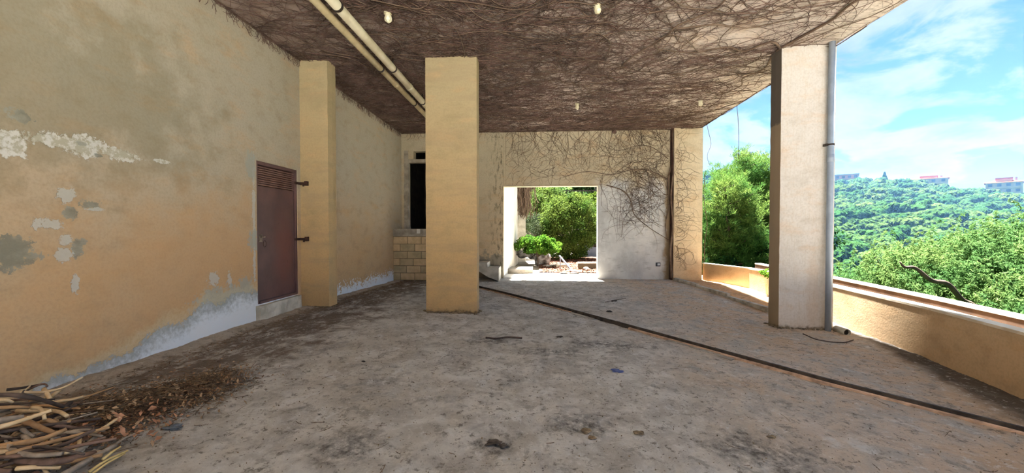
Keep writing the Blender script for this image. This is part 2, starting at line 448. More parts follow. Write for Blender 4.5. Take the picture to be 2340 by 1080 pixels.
M_pvc = simple('ivory_pipe', 'd6cdb0', 'bdb191', 3, rough=.45, bump=.05)
M_pvc2 = simple('ivory_pipe_aged', 'b7a883', '9a8b68', 2.5, rough=.5, bump=.05)
M_clamp = simple('black_clamp', '352a22', '241d19', 12, rough=.6)
M_pvcg = simple('grey_downpipe_plastic', '9aa6b4', '8a96a4', 3, rough=.4, bump=.05)
M_lamp = simple('lamp_porcelain', 'e6e0c4', 'c9bf9a', 6, rough=.4)
M_stem = simple('creeper_bark', '745a50', '54423a', 5, bump=.2, stretch=(1, 1, 1))
M_stem_r = simple('creeper_bark_grey', '7a6655', '5c4a3c', 5, bump=.2)
M_sock = simple('socket_dark', '3c4248', '2b3035', 9, rough=.4)
M_sockw = simple('socket_insert', 'd9dee0', 'c3c9cc', 9, rough=.4)
M_black = simple('pipe_hollow_black', '1b1a19', '111010', 9, rough=.7)
M_soil = simple('planter_soil', '4f4234', '6a573f', 12)
M_bluescrap = simple('blue_plastic', '3d4f8a', '55618f', 30, rough=.4)
M_greyscrap = simple('grey_rag', '65696d', '4a4e54', 18)
M_clod = simple('dry_clod', '8d7d64', '5e5140', 22, bump=.6)
M_leaf_dry = simple('dry_leaf', 'a3805f', '6e5542', 9, lo=.4, hi=.6)
M_leaf_or = simple('dry_leaf_orange', 'b88c6e', '8e6448', 9)
M_twigs = simple('fine_twigs', '7d6850', '4d3e30', 9)
M_rock = simple('pale_rock', 'aaa8a4', '4c4843', 5, bump=.8, dist=.04)
M_redlitter = simple('needle_litter', '64402a', '48301f', 7, bump=.7)
M_gpave = simple('garden_paving', '9c958a', '7d7669', 2, bump=.5)
M_paving = simple('pale_outdoor_concrete', 'dad8d2', 'c2beb6', 2, bump=.3)


LEAF = .27
def leafmat(name, a, b, dark, trans=.35, s=1.5):
    def fn(t):
        p = t.pos(); n = t.noise(p, s, 4, .6); k = t.noise(p, s * 9, 2, .5)
        c = t.mix(t.step(n, .38, .62), a, b); c = t.mix(t.step(k, .5, .66, 0, .6), c, dark); return t.scale(c, (LEAF, LEAF, LEAF))
    return mat(name, fn, rough=.7, trans=trans, spec=.06)
M_pine = leafmat('pine_needles', 'b4d868', '7fbc58', '4a8a44', .4, .7)
M_dkleaf = leafmat('dark_leaves', '4f8a45', '357040', '24502f', .3, .8)
M_pepper = leafmat('pepper_tree_leaves', 'b4dc7c', '86c06c', '5c9a58', .45, .8)
M_bush = leafmat('bush_leaves', 'a4c058', '6c963e', '3f6a30', .4, 1.6)
M_brightleaf = leafmat('bright_leaves', 'a5dc4c', '74b83c', '3f7a2c', .45, 3)
M_greyleaf = leafmat('olive_leaves', '8a9a6c', '5f7550', '3d4f38', .3, 2)
M_back = M_back
M_trunk = simple('tree_bark', '57483c', '3a3029', 6, stretch=(1, 1, .3))
M_forest = leafmat('forest_canopy', '6a9a3e', '4b7f38', '2c5a2c', .0, .05)
def m_crown(t):
    oi = t.n.new('ShaderNodeObjectInfo').outputs['Random']
    p = t.oc(); q = t.vm('ADD', p, t.vm('MULTIPLY', t.pos(), (.013, .013, .013)))
    n = t.noise(p, .9, 5, .7)
    w = t.noise(t.pos(), .02, 2, .5)
    c = t.mix(t.step(oi, .1, .9), '5c9440', '93b658')
    c = t.mix(t.step(w, .35, .65, 0, .5), c, '3f8448')
    c = t.mix(t.step(n, .45, .62, 0, .7), c, '2c4f22'); c = t.scale(c, (LEAF * .8, LEAF * .85, LEAF * .85))
    return c, t.bump(t.noise(p, 1.6, 4, .7), 1.0, .8)
M_crown = mat('canopy', m_crown, spec=.03)
M_hill = simple('hill_ground', '222d18', '2d3020', .05, spec=0.0)
M_ridge = simple('ridge_haze_blue', '16222e', '1a2833', .01, spec=0.0)  # blue of the distance haze put into the ridge colour
M_roof = simple('terracotta_roof', 'b05030', '964224', .6, spec=.05)
M_bwall = simple('building_wall', 'c8b8a2', 'b4a490', .3, spec=.05)
M_bpink = simple('pink_wall', 'b89088', 'a07c74', .3, spec=.05)
M_bgrey = simple('grey_panel', '8e98b4', '7884a0', .5, spec=.05)
M_win = simple('window_dark', '4d5866', '3c4552', .6, rough=.3)

# ------------------------------------------------------------ floor, ceiling, walls
def floor_h(X, Y):
    n = (fbm(X * 2.2 + 30, Y * 2.2 + 30, 6, .6) - .5) * .03 + (fbm(X * 9 + 50, Y * 9 + 50, 4, .65) - .5) * .026
    pit = np.clip(fbm(X * 6 + 80, Y * 6 + 80, 4, .6) - .6, 0, 1) * -.06
    ridge = .02 * np.exp(-((X + 3.9) / .12) ** 2)
    return fz(X, Y) + n + pit + ridge
ys = np.concatenate([np.linspace(-1.5, 1.6, 20, endpoint=False), np.arange(1.6, 5, .02), np.arange(5, 11.75, .035)])
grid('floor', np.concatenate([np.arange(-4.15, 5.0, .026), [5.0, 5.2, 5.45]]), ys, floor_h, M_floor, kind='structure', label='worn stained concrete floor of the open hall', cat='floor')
obj('ground_bounce', bx(-14, -26, -.3, 10, -1.5, -.02), M_paving, kind='structure', label='unseen pale ground added behind the hall to bounce sunlight', cat='ground')  # unseen concrete ground, added to throw sunlight back into the hall

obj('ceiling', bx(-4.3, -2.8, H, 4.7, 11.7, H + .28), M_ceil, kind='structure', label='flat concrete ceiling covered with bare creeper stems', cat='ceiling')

b = bmesh.new()
for q in [(-4.3, -2.8, -.1, -4.05, 5.36, H), (-4.3, 6.32, -.1, -4.05, 11.7, H), (-4.3, 5.36, 2.46, -4.05, 6.32, H), (-4.3, 5.36, -.1, -4.05, 6.32, .36)]: box(b, *q)
obj('wall_left', b, M_left, kind='structure', label='long ochre plaster wall with peeling damp patches', cat='wall')
rough_box('threshold', -4.07, 5.31, .0, -3.97, 6.30, .35, M_conc_l, .07, .02, kind='structure', label='rough cement sill under the brown steel door', cat='sill')

# back wall: doorway (x -3.88..-2.95, z 1.45..3.53), small hole above it, wide garden opening (x -.97..1.81, z to 2.73)
b = bmesh.new()
for q in [(-4.15, 11.4, -.2, -3.86, 11.65, 3.58), (-2.9, 11.4, -.2, -.97, 11.65, H), (-4.15, 11.4, 3.80, -2.9, 11.65, H), (-3.87, 11.4, -.2, -2.9, 11.65, 1.40), (-4.15, 11.4, 3.57, -3.68, 11.65, 3.81)]: box(b, *q)
for q in [(-.97, 11.45, 2.73, 1.81, 11.68, H), (1.81, 11.45, -.2, 3.87, 11.68, H)]: box(b, *q)
obj('wall_back', b, M_back, kind='structure', label='back wall of beige plaster with a wide opening to the garden and bare grey cement', cat='wall')
obj('lintel', bx(-3.87, 11.42, 3.46, -2.9, 11.6, 3.57, bev=.006), M_conc, kind='structure', label='bare concrete lintel bar over the dark doorway', cat='lintel')
# broken plaster edge left of the doorway
rs = np.random.default_rng(3)
zz = np.linspace(1.42, 3.82, 34); ed = -3.86 + .05 * fbm(zz * 2.2 + 3, zz * 0 + 4, 4) + np.where(zz < 1.7, (1.7 - zz) * .2, 0); ed2 = ed + .02
V = []; F = []
for i, (z_, a, c_) in enumerate(zip(zz, ed, ed2)):
    V += [(-3.98 + .03 * rs.random(), 11.40, z_), (-3.96, 11.385, z_), (a, 11.385, z_), (c_, 11.44 + .01 * rs.random(), z_)]
    if i:
        k = 4 * i
        for j in range(3): F.append([k - 4 + j, k - 3 + j, k + 1 + j, k + j])
obj('trim_1', mesh('broken_edge', V, F), M_conc, kind='structure', label='broken cement edge left of the dark doorway', cat='edge')
# the unlit room behind, its shade put into the wall colour
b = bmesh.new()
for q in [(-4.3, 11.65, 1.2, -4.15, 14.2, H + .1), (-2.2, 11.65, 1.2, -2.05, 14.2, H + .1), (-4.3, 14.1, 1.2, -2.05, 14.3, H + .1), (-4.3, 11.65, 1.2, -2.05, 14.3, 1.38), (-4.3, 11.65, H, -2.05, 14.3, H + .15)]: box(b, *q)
obj('wall_store_room', b, M_darkwall, kind='structure', label='shade-coloured inside of the small unlit room behind the doorway', cat='wall')

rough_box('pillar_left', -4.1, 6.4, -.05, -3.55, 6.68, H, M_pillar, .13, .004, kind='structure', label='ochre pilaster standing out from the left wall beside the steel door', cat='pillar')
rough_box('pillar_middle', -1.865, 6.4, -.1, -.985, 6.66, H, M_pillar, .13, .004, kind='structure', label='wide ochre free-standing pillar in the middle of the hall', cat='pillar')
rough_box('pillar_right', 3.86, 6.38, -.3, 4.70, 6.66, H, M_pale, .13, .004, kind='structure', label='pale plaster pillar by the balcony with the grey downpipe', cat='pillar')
rough_box('pillar_back', 3.93, 11.30, -.1, 4.74, 11.66, H, mat('corner_pillar_plaster', lambda t: (lambda r: (r[4], plaster_bump(t, r[6], r[5])))(plaster(t, 'dcc6a0', 'dccba8', 'b29f7b', .2, 4))), .13, .004, kind='structure', label='beige corner pillar at the end of the back wall overgrown by stems', cat='pillar')
# dark vertical joint between wall and corner pillar
obj('trim_2', bx(3.87, 11.36, 0, 3.94, 11.66, H), M_rust, kind='structure', label='dark open joint between the back wall and corner pillar', cat='joint')

# ------------------------------------------------------------ block wall and landing, stair
blk = empty('wall_landing', (-3.5, 10.7, 0), 'low wall of bare cement blocks in front of the dark doorway', 'wall', kind='structure')
X1 = -2.62
obj('mortar', bx(-4.06, 10.72, -.05, X1, 10.86, 1.47), M_mortar, blk)
zc_, course, rs = .02, 0, random.Random(5)
hh = .205
while zc_ < 1.28:
    x_ = -4.05 - (0.0 if course % 2 else .2); i = 0
    while x_ < X1:
        a, b_ = max(-4.05, x_ + .006), min(X1, x_ + .394 + rs.uniform(-.02, .02))
        if b_ - a > .05:
            o = rs.uniform(-.006, .006)
            obj('cement_block', bx(a, 10.700 + o, zc_ + .006, b_, 10.78, zc_ + hh - .008 + rs.uniform(-.003, .003), bev=.006), M_block if rs.random() < .7 else M_block2, blk)
        x_ = b_ + .008
    zc_ += hh; course += 1
obj('cap', bx(-4.05, 10.68, 1.262, X1 + .01, 10.9, 1.475, bev=.012), M_conc, blk, label='flat cement cap of the block wall')
obj('cap_block', bx(-3.36, 10.66, 1.34, -3.26, 10.75, 1.47, bev=.01), M_white, blk, label='small white end piece on the cap')
obj('floor_landing', bx(-4.06, 10.86, 1.20, X1, 11.42, 1.38), M_conc, kind='structure', label='concrete landing in front of the dark doorway', cat='landing')

st = empty('concrete_stair', (-1.5, 11, 0), 'bare concrete stair rising beside the garden opening behind the middle pillar', 'stair')
x0, zt = -1.04, .375
for i in range(7):
    xr = x0 - .32 * i
    xl = xr - .34
    zt_i = zt + .15 * i
    if xl < X1 + .02: xl = X1 + .02
    b = bmesh.new()
    lo_r = max(0.0, .02 + .52 * (x0 - .15 - xr)) if i else 0.0
    lo_l = .0 if False else max(0.0, (x0 - .12 - xl) * .62)
    lo_r = max(0.0, (x0 - .12 - xr) * .62)
    vs = [b.verts.new(v) for v in [(xl, 10.72, lo_l), (xr, 10.72, lo_r), (xr, 10.72, zt_i), (xl, 10.72, zt_i), (xl, 11.4, lo_l), (xr, 11.4, lo_r), (xr, 11.4, zt_i), (xl, 11.4, zt_i)]]
    for f in [(0, 1, 2, 3), (7, 6, 5, 4), (1, 5, 6, 2), (4, 0, 3, 7), (3, 2, 6, 7), (0, 4, 5, 1)]: b.faces.new([vs[j] for j in f])
    bmesh.ops.bevel(b, geom=b.edges[:], offset=.008, segments=1, affect='EDGES')
    obj('step', b, M_conc_l if i < 2 else M_conc, st)

# ------------------------------------------------------------ steel door
dr = empty('door_1', (-4.1, 5.84, .36), 'brown steel door with a louvred top in the left wall', 'door', kind='structure')
b = bmesh.new()
for q in [(-4.14, 5.36, .36, -4.06, 5.40, 2.46), (-4.14, 6.28, .36, -4.06, 6.32, 2.46), (-4.14, 5.40, 2.41, -4.06, 6.28, 2.46), (-4.14, 5.40, .36, -4.04, 6.28, .395)]: box(b, *q, bev=.004)
obj('door_frame', b, M_door, dr)
b = bmesh.new(); box(b, -4.12, 5.405, .40, -4.085, 6.275, 2.10, bev=.004); box(b, -4.13, 5.42, .45, -4.079, 5.44, 2.08, bev=.002); box(b, -4.13, 6.24, .45, -4.079, 6.26, 2.08, bev=.002)
leaf = obj('door_leaf', b, M_door, dr)
obj('louvre_back', bx(-4.135, 5.40, 2.10, -4.125, 6.28, 2.41), M_rust, dr)
for i in range(9):
    z_ = 2.125 + i * .0325
    b = bx(-.018, 0, -.003, .018, .865, .003, bev=.0015)
    bmesh.ops.rotate(b, verts=b.verts, cent=(0, 0, 0), matrix=Matrix.Rotation(math.radians(38), 3, 'Y'))
    bmesh.ops.translate(b, verts=b.verts, vec=(-4.095, 5.407, z_))
    obj('louvre_slat', b, M_slat, dr)
b = bmesh.new(); box(b, -4.085, 5.42, 1.27, -4.07, 5.50, 1.38, bev=.004); cyl(b, (-4.07, 5.46, 1.345), (-4.045, 5.46, 1.345), .015); box(b, -4.055, 5.455, 1.335, -4.045, 5.53, 1.355, bev=.003)
hd = obj('latch', b, M_steel, dr, label='steel latch with a lever')
b = bmesh.new()
for k in range(12):
    a0, a1 = k * math.pi / 6, (k + 1) * math.pi / 6
    cyl(b, (-4.06, 5.53 + .03 * math.cos(a0), 1.24 + .05 * math.sin(a0)), (-4.06, 5.53 + .03 * math.cos(a1), 1.24 + .05 * math.sin(a1)), .004, 6)
obj('chain', b, M_rust, dr, label='small loop of rusty chain hanging from the latch')
for z_ in (2.24, 1.29):
    b = bmesh.new(); box(b, -4.06, 6.24, z_ - .02, -4.03, 6.40, z_ + .02, bev=.003); cyl(b, (-4.04, 6.36, z_), (-3.92, 6.375, z_), .022, 12); box(b, -3.95, 6.345, z_ - .035, -3.90, 6.405, z_ + .04, bev=.004)
    cyl(b, (-3.97, 6.36, z_ - .05), (-3.97, 6.36, z_ - .01), .014, 8)
    obj('hinge_bracket', b, M_rust, dr)

# ------------------------------------------------------------ parapet planter
inner = [(4.80, 11.42), (5.32, 10.0), (5.33, 9.2), (5.12, 6.97), (4.86, 5.09), (4.58, 3.91), (3.98, 1.3), (3.4, -1.2)]
outer = [(6.3, 11.5), (5.98, 8.1), (5.62, 5.84), (5.3, 4.3), (4.75, 1.5), (4.1, -1.3)]
def band(poly, w, z0, z1, m, name, capm, **k):
    p = np.array(poly, float); d_ = np.gradient(p, axis=0); d_ /= np.linalg.norm(d_, axis=1, keepdims=True); n_ = np.stack([-d_[:, 1], d_[:, 0]], 1)
    q = p + n_ * w
    root = empty(name, (*p[len(p) // 2], 0), **k)
    def slab(a, b_, za, zb, nm, mt):
        V = []; F = []
        for i in range(len(a)):
            V += [(*a[i], za), (*b_[i], za), (*b_[i], zb), (*a[i], zb)]
            if i:
                o = 4 * i
                for j in range(4): F.append([o - 4 + j, o - 4 + (j + 1) % 4, o + (j + 1) % 4, o + j])
        F += [[0, 1, 2, 3][::-1], [4 * len(a) - 4 + j for j in range(4)]]
        me = mesh(nm, V, F); bb = bmesh.new(); bb.from_mesh(me); bmesh.ops.recalc_face_normals(bb, faces=bb.faces[:]); return obj(nm, bb, mt, root)
    slab(p, q, z0, z1 - .03, 'wall_body', m); slab(p - n_ * .006, q + n_ * .006, z1 - .03, z1, 'coping', capm)
    return root
band(inner, .13, -.3, .49, M_ochre_low, 'parapet', M_cap, label='low ochre parapet along the balcony side of the hall', cat='parapet', kind='structure')
band(outer, .14, -.6, .49, M_parout, 'planter_wall', M_cap, label='outer brown wall of the planter trough beyond the low parapet', cat='wall', kind='structure')
V = [(x_, y_, .22) for x_, y_ in inner] + [(x_, y_, .22) for x_, y_ in np.array([[np.interp(y_, [q[1] for q in outer[::-1]], [q[0] for q in outer[::-1]]), y_] for _, y_ in inner])]
n = len(inner)
V = [(a, b_, c_ + .0) for a, b_, c_ in V]
obj('planter_soil', mesh('soil', V, [[i, i + n, i + n + 1, i + 1] for i in range(n - 1)]), M_soil, kind='stuff', label='dry soil at the bottom of the planter trough', cat='soil')

# low curb in the floor at the back right
cb = empty('floor_curb', (4.15, 9.6, 0), 'long low cement curb on the floor running from the corner pillar', 'curb')
P0, P1 = np.array([3.98, 11.34]), np.array([4.40, 7.5])
for k in range(3):
    a, c_ = P0 + (P1 - P0) * (k / 3 + .003), P0 + (P1 - P0) * ((k + 1) / 3 - .003)
    b = bmesh.new(); L = np.linalg.norm(c_ - a)
    box(b, -.045, 0, -.05, .045, L, .075, bev=.012)
    ang = math.atan2(-(c_ - a)[0], (c_ - a)[1])
    bmesh.ops.rotate(b, verts=b.verts, cent=(0, 0, 0), matrix=Matrix.Rotation(ang, 3, 'Z'))
    bmesh.ops.translate(b, verts=b.verts, vec=(a[0], a[1], float(fz(*((a + c_) / 2)))))
    obj('curb_length', b, M_curb, cb)

# long steel rail let into the floor
rl = empty('floor_rail', (1.2, 6.2, 0), 'long dark steel rail let diagonally into the concrete floor', 'rail')
R = [(-1.75, 9.82), (-.2, 7.90), (1.37, 5.96), (2.92, 4.00), (3.72, 3.17), (4.35, 2.5)]
def along(R, o0, o1, z0, z1, name, m, parent, s0=0.0, s1=1.0, jag=0.0, **k):
    p = np.array(R, float); seg = np.r_[0, np.cumsum(np.linalg.norm(np.diff(p, axis=0), axis=1))]; ss = np.linspace(seg[-1] * s0, seg[-1] * s1, max(4, int(40 * (s1 - s0)) + 2))
    q = np.stack([np.interp(ss, seg, p[:, 0]), np.interp(ss, seg, p[:, 1])], 1); d_ = np.gradient(q, axis=0); d_ /= np.linalg.norm(d_, axis=1, keepdims=True); n_ = np.stack([-d_[:, 1], d_[:, 0]], 1)
    zf = fz(q[:, 0], q[:, 1]); V = []; F = []
    for i in range(len(q)):
        j0, j1 = (random.uniform(-jag, jag), random.uniform(-jag, jag))
        a = q[i] + n_[i] * (o0 + j0); b_ = q[i] + n_[i] * (o1 + j1)
        V += [(*a, zf[i] + z0), (*b_, zf[i] + z0), (*b_, zf[i] + z1 + j0 * .2), (*a, zf[i] + z1 + j1 * .2)]
        if i:
            o = 4 * i
            for j in range(4): F.append([o - 4 + j, o - 4 + (j + 1) % 4, o + (j + 1) % 4, o + j])
    F += [[3, 2, 1, 0], [len(V) - 4, len(V) - 3, len(V) - 2, len(V) - 1]]
    bb = bmesh.new(); bb.from_mesh(mesh(name, V, F)); bmesh.ops.recalc_face_normals(bb, faces=bb.faces[:])
    return obj(name, bb, m, parent, **k)
along(R, -.012, .012, -.05, .055, 'rail_web', M_rail, rl)
along(R, .012, .045, -.05, .018, 'rail_flange', M_rail, rl)
along(R, -.045, -.012, -.05, .016, 'mortar_edge', M_railpink, rl, 0, .40, jag=.012, label='broken pinkish mortar beside the rail')
along(R, -.055, -.012, -.05, .022, 'mortar_edge', M_railpink, rl, .53, 1, jag=.006, label='pinkish mortar strip along the near half of the rail')
along(R, -.11, -.012, -.05, .012, 'patch', M_curb, rl, .40, .46, jag=.025, label='grey cement patch beside the rail')
along(R, -.11, -.012, -.05, .012, 'patch', M_curb, rl, .60, .69, jag=.03, label='grey cement patch beside the rail')

# ------------------------------------------------------------ ceiling pipes
def pipe(xc, zc, y0, y1, r, m, label, clamps, joints):
    e = empty('drain_pipe', (xc, (y0 + y1) / 2, zc), label, 'pipe')
    b = bmesh.new(); cyl(b, (xc, y0, zc), (xc, y1, zc), r, 24)
    o = obj('pipe_length', b, m, e); o.data.shade_smooth()
    for y_ in clamps:
        b = bmesh.new(); cyl(b, (xc, y_ - .018, zc), (xc, y_ + .018, zc), r + .008, 24); box(b, xc - .01, y_ - .012, zc, xc + .01, y_ + .012, H)
        obj('pipe_clamp', b, M_clamp, e)
    for y_ in joints:
        b = bmesh.new(); cyl(b, (xc, y_ - .05, zc), (xc, y_ + .05, zc), r + .006, 24); o = obj('pipe_collar', b, m, e); o.data.shade_smooth()
pipe(-2.43, H - .17, 1.0, 11.38, .062, M_pvc, 'right-hand ivory drain pipe under the ceiling behind the middle pillar', [2.4, 4.62, 6.45, 8.15, 9.9], [7.3, 3.2])
pipe(-2.64, H - .17, 1.0, 11.38, .050, M_pvc2, 'thinner yellowed drain pipe under the ceiling left of the ivory one', [2.6, 6.45, 8.25, 10.1], [7.15, 3.6])

# ------------------------------------------------------------ downpipe on the right pillar
dp = empty('downpipe', (4.57, 6.31, -.14), 'grey plastic downpipe on the pale pillar by the balcony', 'pipe')
b = bmesh.new(); cyl(b, (4.57, 6.31, -.17), (4.57, 6.31, H), .042, 24); o = obj('pipe_length', b, M_pvcg, dp); o.data.shade_smooth()
b = bmesh.new(); cyl(b, (4.57, 6.31, 2.50), (4.57, 6.31, 2.62), .047, 24); o = obj('pipe_collar', b, M_pvcg, dp); o.data.shade_smooth()
b = bmesh.new(); cyl(b, (4.57, 6.31, 2.76), (4.57, 6.31, 2.785), .049, 24); box(b, 4.50, 6.30, 2.755, 4.53, 6.385, 2.79); obj('pipe_clamp', b, M_clamp, dp)
pe = empty('pipe_stub', (4.68, 6.22, -.12), 'short open black pipe end on the floor at the foot of the downpipe', 'pipe')
V = []; F = []
for j, (yy, rr) in enumerate([(6.10, .055), (6.32, .055), (6.32, .048), (6.10, .048)]):
    for k in range(20): a = k * math.pi / 10; V.append((4.70 + rr * math.cos(a), yy, -.105 + rr * math.sin(a)))
for j in range(4):
    for k in range(20): F.append([j * 20 + k, j * 20 + (k + 1) % 20, ((j + 1) % 4) * 20 + (k + 1) % 20, ((j + 1) % 4) * 20 + k])
obj('pipe_ring', mesh('ring', V, F, True), M_conc_l, pe, label='pale rim of the pipe end')
b = bmesh.new(); cyl(b, (4.70, 6.14, -.105), (4.70, 6.31, -.105), .047, 20); obj('plug', b, M_black, pe, label='black plug standing for the shaded inside of the pipe end')  # solid black plug paints the shade inside the pipe

# ------------------------------------------------------------ lamp holders
for (x_, y_, lb) in [(-1.98, 5.08, 'cracked white lamp holder on the ceiling right of the drain pipes'), (.78, 5.06, 'white lamp holder tangled in stems at the top edge of the photo'),
                     (.94, 9.0, 'small ivory lamp holder on the far ceiling straight above the garden opening'), (3.68, 8.95, 'small ivory lamp holder on the far ceiling near the balcony edge')]:
    e = empty('lamp_holder', (x_, y_, H), lb, 'lamp holder')
    b = bmesh.new(); cyl(b, (x_, y_, H), (x_, y_, H - .03), .055, 18, .05); obj('rose', b, M_lamp, e)
    b = bmesh.new(); cyl(b, (x_, y_, H - .03), (x_ + .005, y_, H - .062), .036, 16, .04); obj('lamp_socket', b, M_lamp, e)
    b = lump(.044, int(x_ * 100) % 97 + 3, 2, (1, 1, 1.2), .35); bmesh.ops.translate(b, verts=b.verts, vec=(x_ + .006, y_, H - .085)); obj('broken_bulb', b, M_lamp, e)
kn = lump(.07, 4, 2, (1, .7, .8), .4); bmesh.ops.translate(kn, verts=kn.verts, vec=(2.26, 11.42, H - .06))
obj('root_knot', kn, M_stem, label='dark knotted root lump where the ceiling meets the back wall', cat='root')

# wall socket
e = empty('wall_socket', (3.55, 11.44, .44), 'square dark socket with a white insert low on the grey cement', 'socket')
obj('socket_plate', bx(3.485, 11.43, .385, 3.615, 11.46, .495, bev=.006), M_sock, e)
obj('socket_insert', bx(3.525, 11.42, .41, 3.60, 11.44, .47, bev=.004), M_sockw, e)

# ------------------------------------------------------------ creeper stems
def walk(P0, hd, S_, step, wander, rs, curl=.0):
    N = len(P0); P = np.zeros((N, S_, 2)); P[:, 0] = P0; h = hd.copy(); c_ = rs.normal(0, curl, N)
    for i in range(1, S_):
        c_ = c_ * .85 + rs.normal(0, wander, N)
        h = h + c_; h = h + .03 * np.sin(2 * (hd - h))
        P[:, i, 0] = P[:, i - 1, 0] + step * np.cos(h); P[:, i, 1] = P[:, i - 1, 1] + step * np.sin(h)
    return P
def strands(name, P2, R, to3, m, K=3, up=(0, 0, 1), **k):
    V, F = tubes(to3(P2), R, K, up); return obj(name, mesh(name, V, F), m, **k)
rs = np.random.default_rng(11)
def ceil_dens(x_, y_):
    d_ = np.ones_like(x_)
    d_ *= np.where(x_ > 3.2, np.clip(1 - (x_ - 3.2) * .55, .12, 1), 1)
    d_ *= np.where((y_ < 6.3) & (x_ > 1.0), .45, 1)
    n_ = fbm(x_ * 1.1 + 40, y_ * 2.6 + 40, 3); d_ *= np.clip((n_ - .34) * 3.6, .08, 1.1); d_ *= np.where(x_ < -.8, 1.25, np.where(y_ > 9.8, 1.3, .8))
    return d_
def ceil_batch(n_, S_, step, r0, hsd, wander, seed, m, name, label, zl=.03):
    rs = np.random.default_rng(seed); P = np.stack([rs.uniform(-4.0, 4.6, n_ * 3), rs.uniform(4.0, 11.3, n_ * 3)], 1)
    P = P[rs.random(len(P)) < ceil_dens(P[:, 0], P[:, 1])][:n_]; N = len(P)
    hd = rs.normal(.0, hsd, N) + np.where(rs.random(N) < .5, 0, np.pi) + (-.25 * np.clip(P[:, 0], -2, 3) * .3) + .25
    Q = walk(P, hd, S_, step, wander, rs)
    Q[..., 0] = np.clip(Q[..., 0], -4.03, 4.66); Q[..., 1] = np.clip(Q[..., 1], 3.6, 11.38)
    dep = rs.uniform(.002, zl, N)[:, None] + .008 * np.sin(np.linspace(0, 9, S_)[None] + rs.uniform(0, 6, N)[:, None])
    dep = np.maximum(dep, .003)
    Rr = (r0 * rs.uniform(.6, 1.5, N))[:, None] * np.linspace(1, .45, S_)[None]
    P3 = np.concatenate([Q, (H - dep)[..., None]], -1)
    V, F = tubes(P3, Rr, 3); return obj(name, mesh(name, V, F), m, kind='stuff', label=label, cat='creeper')
ceil_batch(2600, 26, .075, .0042, .55, .10, 1, M_stem, 'creeper_stems', 'dense mat of dry brown creeper stems clinging to the ceiling')
ceil_batch(2900, 16, .06, .0026, 1.0, .16, 2, M_stem, 'creeper_twigs', 'fine brown creeper rootlets between the stems on the ceiling', .02)
ceil_batch(420, 40, .08, .0075, .8, .09, 3, M_stem_r, 'creeper_runners', 'thicker grey-brown creeper runners crossing the ceiling', .035)
# thick stems one can follow
def ceil_stem(pts, r, label, nm='creeper_stem'):
    q = [(x_, y_, H - .03 + .01 * random.uniform(-1, 1)) for x_, y_ in pts]
    return tube_obj(nm, q, np.linspace(r, r * .5, len(q)), M_stem_r, 7, label=label, cat='creeper stem')
ceil_stem([(3.86, 6.5), (3.95, 6.1), (4.05, 5.6), (4.0, 5.2), (4.12, 4.7), (4.0, 4.2)], .022, 'thick stem running from the top of the pale pillar towards the viewer')
ceil_stem([(3.9, 6.45), (3.6, 6.2), (3.35, 6.5), (3.0, 6.3), (2.5, 6.5), (1.9, 6.3)], .018, 'thick stem running inwards from the top of the pale pillar')
ceil_stem([(1.5, 6.9), (1.62, 6.5), (1.9, 6.0), (2.0, 5.6), (2.35, 5.2), (2.3, 4.6)], .02, 'thick kinked stem over the middle of the ceiling')
ceil_stem([(2.0, 5.7), (2.5, 5.6), (3.0, 5.75), (3.6, 5.5)], .014, 'side branch of the kinked stem pointing to the balcony')
ceil_stem([(3.9, 6.7), (4.05, 7.2), (3.9, 7.6), (4.1, 8.1), (3.8, 8.7)], .014, 'stem running back along the ceiling edge from the pale pillar')

# stems on the back wall (plane y = 11.43) and corner pillar
def wall_batch(starts, hd, S_, step, r0, wander, seed, y_, m, name, label, xlim, zlim, ends=None):
    rs = np.random.default_rng(seed); P = np.array(starts, float); N = len(P)
    Q = walk(P, np.array(hd, float), S_, step, wander, rs)
    Q[..., 0] = np.clip(Q[..., 0], *xlim); Q[..., 1] = np.clip(Q[..., 1], *zlim)
    ok = ~((Q[..., 0] < 1.83) & (Q[..., 1] < 2.75)).any(1); Q = Q[ok]; N = len(Q)
    Rr = (r0 * rs.uniform(.6, 1.5, N))[:, None] * np.linspace(1, .35, S_)[None]
    P3 = np.stack([Q[..., 0], np.full(Q.shape[:2], y_) - rs.uniform(.003, .02, (N, 1)), Q[..., 1]], -1)
    V, F = tubes(P3, Rr, 3, (0, 1, 0)); return obj(name, mesh(name, V, F), m, kind='stuff', label=label, cat='creeper')
rs = np.random.default_rng(21)
n_ = 210
s1 = np.stack([3.85 - abs(rs.normal(0, .75, n_)), rs.uniform(1.5, 4.25, n_)], 1)
h1 = rs.normal(2.7, .75, n_)
s2 = np.stack([rs.uniform(1.9, 3.7, 130), rs.uniform(2.0, 3.5, 130)], 1); h2 = rs.uniform(0, 6.28, 130)
s3 = np.stack([rs.uniform(-.9, 3.6, 110), np.full(110, 4.33)], 1); h3 = rs.normal(-1.57, .6, 110)
wall_batch(np.vstack([s1, s2, s3]), np.r_[h1, h2, h3], 22, .05, .0045, .06, 5, 11.45, M_stem_r, 'wall_creeper', 'thin bare creeper stems spread over the back wall above the grey cement', (-.9, 3.9), (.5, 4.34))
s4 = np.stack([rs.uniform(-.6, 2.6, 110), rs.uniform(2.85, 4.25, 110)], 1); h4 = rs.uniform(2.0, 4.3, 110)
wall_batch(s4, h4, 30, .045, .0032, .14, 6, 11.45, M_stem_r, 'wall_creeper', 'sparse thin stems above the garden opening', (-.9, 3.9), (2.77, 4.34))
s5 = np.stack([rs.uniform(3.95, 4.05, 90), rs.uniform(.5, 4.2, 90)], 1); h5 = rs.normal(.15, .6, 90)
wall_batch(s5, h5, 20, .04, .0035, .12, 8, 11.30, M_stem_r, 'wall_creeper', 'thin bare stems crossing the face of the corner pillar', (3.95, 4.72), (.3, 4.34))
